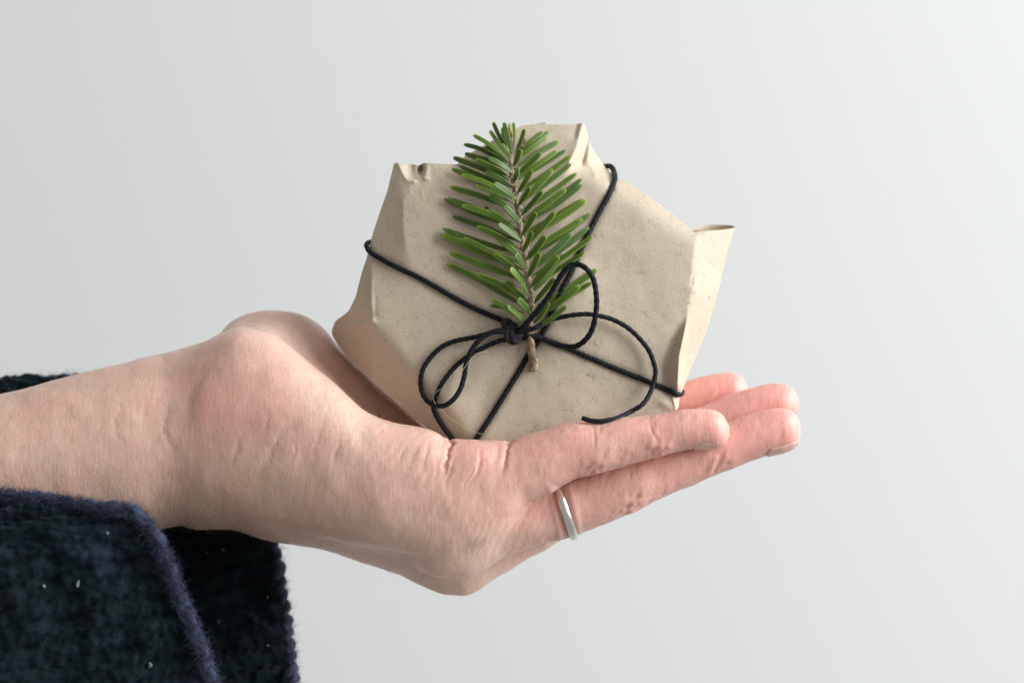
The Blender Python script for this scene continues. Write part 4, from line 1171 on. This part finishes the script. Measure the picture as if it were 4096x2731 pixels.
# crocheted edging: two twisted plies of yarn
def edging(seg0, seg1, r, pitch):
    c = rimc[seg0:seg1]
    P = W(c[:, 0], c[:, 1], c[:, 2])
    T, N, B = frames(P)
    s = np.concatenate([[0], np.cumsum(np.linalg.norm(np.diff(P, axis=0), axis=1))])
    bg = Bag()
    for ph in (0, np.pi):
        a = 2 * np.pi * s / (pitch * S) + ph
        rr = r * S
        Q = P + (N * np.cos(a)[:, None] + B * np.sin(a)[:, None]) * rr * .75
        V, F = sweep(Q, rr * (1 + .28 * vnoise(np.stack([s / (34 * S), s * 0 + ph], 1), 77)), 14,
                     lambda th, s_: 1 + .09 * np.sin(5 * th + s_ / (11 * S)) + .10 * np.sin(3 * th + s_ / (17 * S) + 2 * np.sin(s_ / (60 * S))))
        bg.add(V, F)
    return bg.build('cuff_edging', M_TRIM, sleeve)
isp = int(np.argmin(np.linalg.norm(rimc - np.array([1000., 2960, 10]), axis=1)))
edging(0, isp + 1, 18, 116)
# the near edge is loose bouclé: an uneven fluffy roll
c = rimc[isp:nu - 2].copy()
jit = np.stack([fbm(np.stack([np.arange(len(c)) / 8.0, np.full(len(c), q * 7.3)], 1), 101 + q, 2) for q in range(3)], 1)
P = W(c[:, 0] + 7 * jit[:, 0], c[:, 1] + 12 * jit[:, 1], c[:, 2] + 7 * jit[:, 2])
V, F = sweep(P, 22 * S * (1 + .38 * fbm(np.stack([np.arange(len(c)) / 9.0, np.zeros(len(c))], 1), 105, 2)), 20,
             lambda th, s_: 1 + .10 * np.sin(4 * th + s_ / (13 * S)) + .08 * np.sin(3 * th - s_ / (21 * S)) + .06 * np.sin(7 * th + s_ / (9 * S)))
mesh_obj('cuff_edging', V, F, M_TRIM, sleeve)
# wool fuzz
idx = rng.integers(0, nu, 9000)
rw = W(rimc[idx, 0], rimc[idx, 1], rimc[idx, 2]); dr = rng.normal(0, 1, (len(idx), 3)); dr /= np.linalg.norm(dr, axis=1)[:, None]
ri = rng.integers(0, nvv - 40, 5200); rj = rng.integers(0, nu, 5200)
sw = Gw[ri, rj]; sd_ = nn[ri, rj] + rng.normal(0, .7, (5200, 3))
idr = np.concatenate([rng.integers(isp, nu, 16000), rng.integers(0, isp, 2500)])
rz = W(rimc[idr, 0], rimc[idr, 1], rimc[idr, 2]); dz = rng.normal(0, 1, (len(idr), 3)); dz /= np.linalg.norm(dz, axis=1)[:, None]
V, F = hairs(rz + dz * 24 * S, dz, 24 * S, 1.5 * S, 3, 1.6, 17)
tag(mesh_obj('wool_fuzz', V, F, M_TRIM, sleeve), kind='stuff')
V, F = hairs(np.vstack([rw + dr * 30 * S, sw]), np.vstack([dr, sd_]), 40 * S, .75 * S, 5, 1.2, 13)
tag(mesh_obj('wool_fuzz', V, F, M_TRIM, sleeve), kind='stuff')
# pale lint caught in the knit
bag = Bag()
Gx = Gw[..., 0] / S / kf(Gw[..., 1] / S) + CX; Gy = CY - Gw[..., 2] / S / kf(Gw[..., 1] / S); Gd = Gw[..., 1] / S
for (x, y, r, fr) in ((180, 2345, 7, 1), (318, 2330, 9, 1), (600, 2660, 11, 1), (430, 2135, 6, 1), (672, 2197, 7, 0), (900, 2196, 7, 0), (773, 2442, 6, 0), (880, 2483, 4, 0), (828, 2208, 4, 0), (1075, 2580, 6, 0), (842, 2555, 4, 0), (1070, 2385, 5, 0)):
    m = (Gx - x)**2 + (Gy - y)**2 + (1e9 * (Gd > 0) if fr else 1e9 * (Gd < 200))
    a, b = np.unravel_index(np.argmin(m), m.shape)
    base = Gw[a, b] + np.array([0, -12 * S, 0]) - (0 if fr else 1) * np.array([0, 26 * S, 0])
    for q in range(5):
        V, F = blob(base + rng.normal(0, r * .35, 3) * S, r * .55 * S, (1, 1, random.uniform(.8, 1.8)), 7, 5); bag.add(V, F)
tag(bag.build('lint', M_LINT, sleeve), kind='stuff')

# ------------------------------------------------------------------ a stray hair across the bow
hp = [(1950, 1405, 42), (1905, 1415, 62), (1878, 1443, 70), (1840, 1495, 66), (1800, 1540, 50), (1752, 1562, 36), (1732, 1585, 36), (1740, 1612, 44), (1765, 1638, 40), (1795, 1668, 26), (1840, 1699, 18), (1890, 1725, 16), (1945, 1740, 14)]
c = catmull([(x, y, f1(x, y) - l) for x, y, l in hp], 6)
V, F = sweep(W(c[:, 0], c[:, 1], c[:, 2]), 0.85 * S, 6)
hs = mesh_obj('hair_strand', V, F, M_HAIR)
tag(hs, 'single fine blond hair caught across the left bow loop', 'hair')
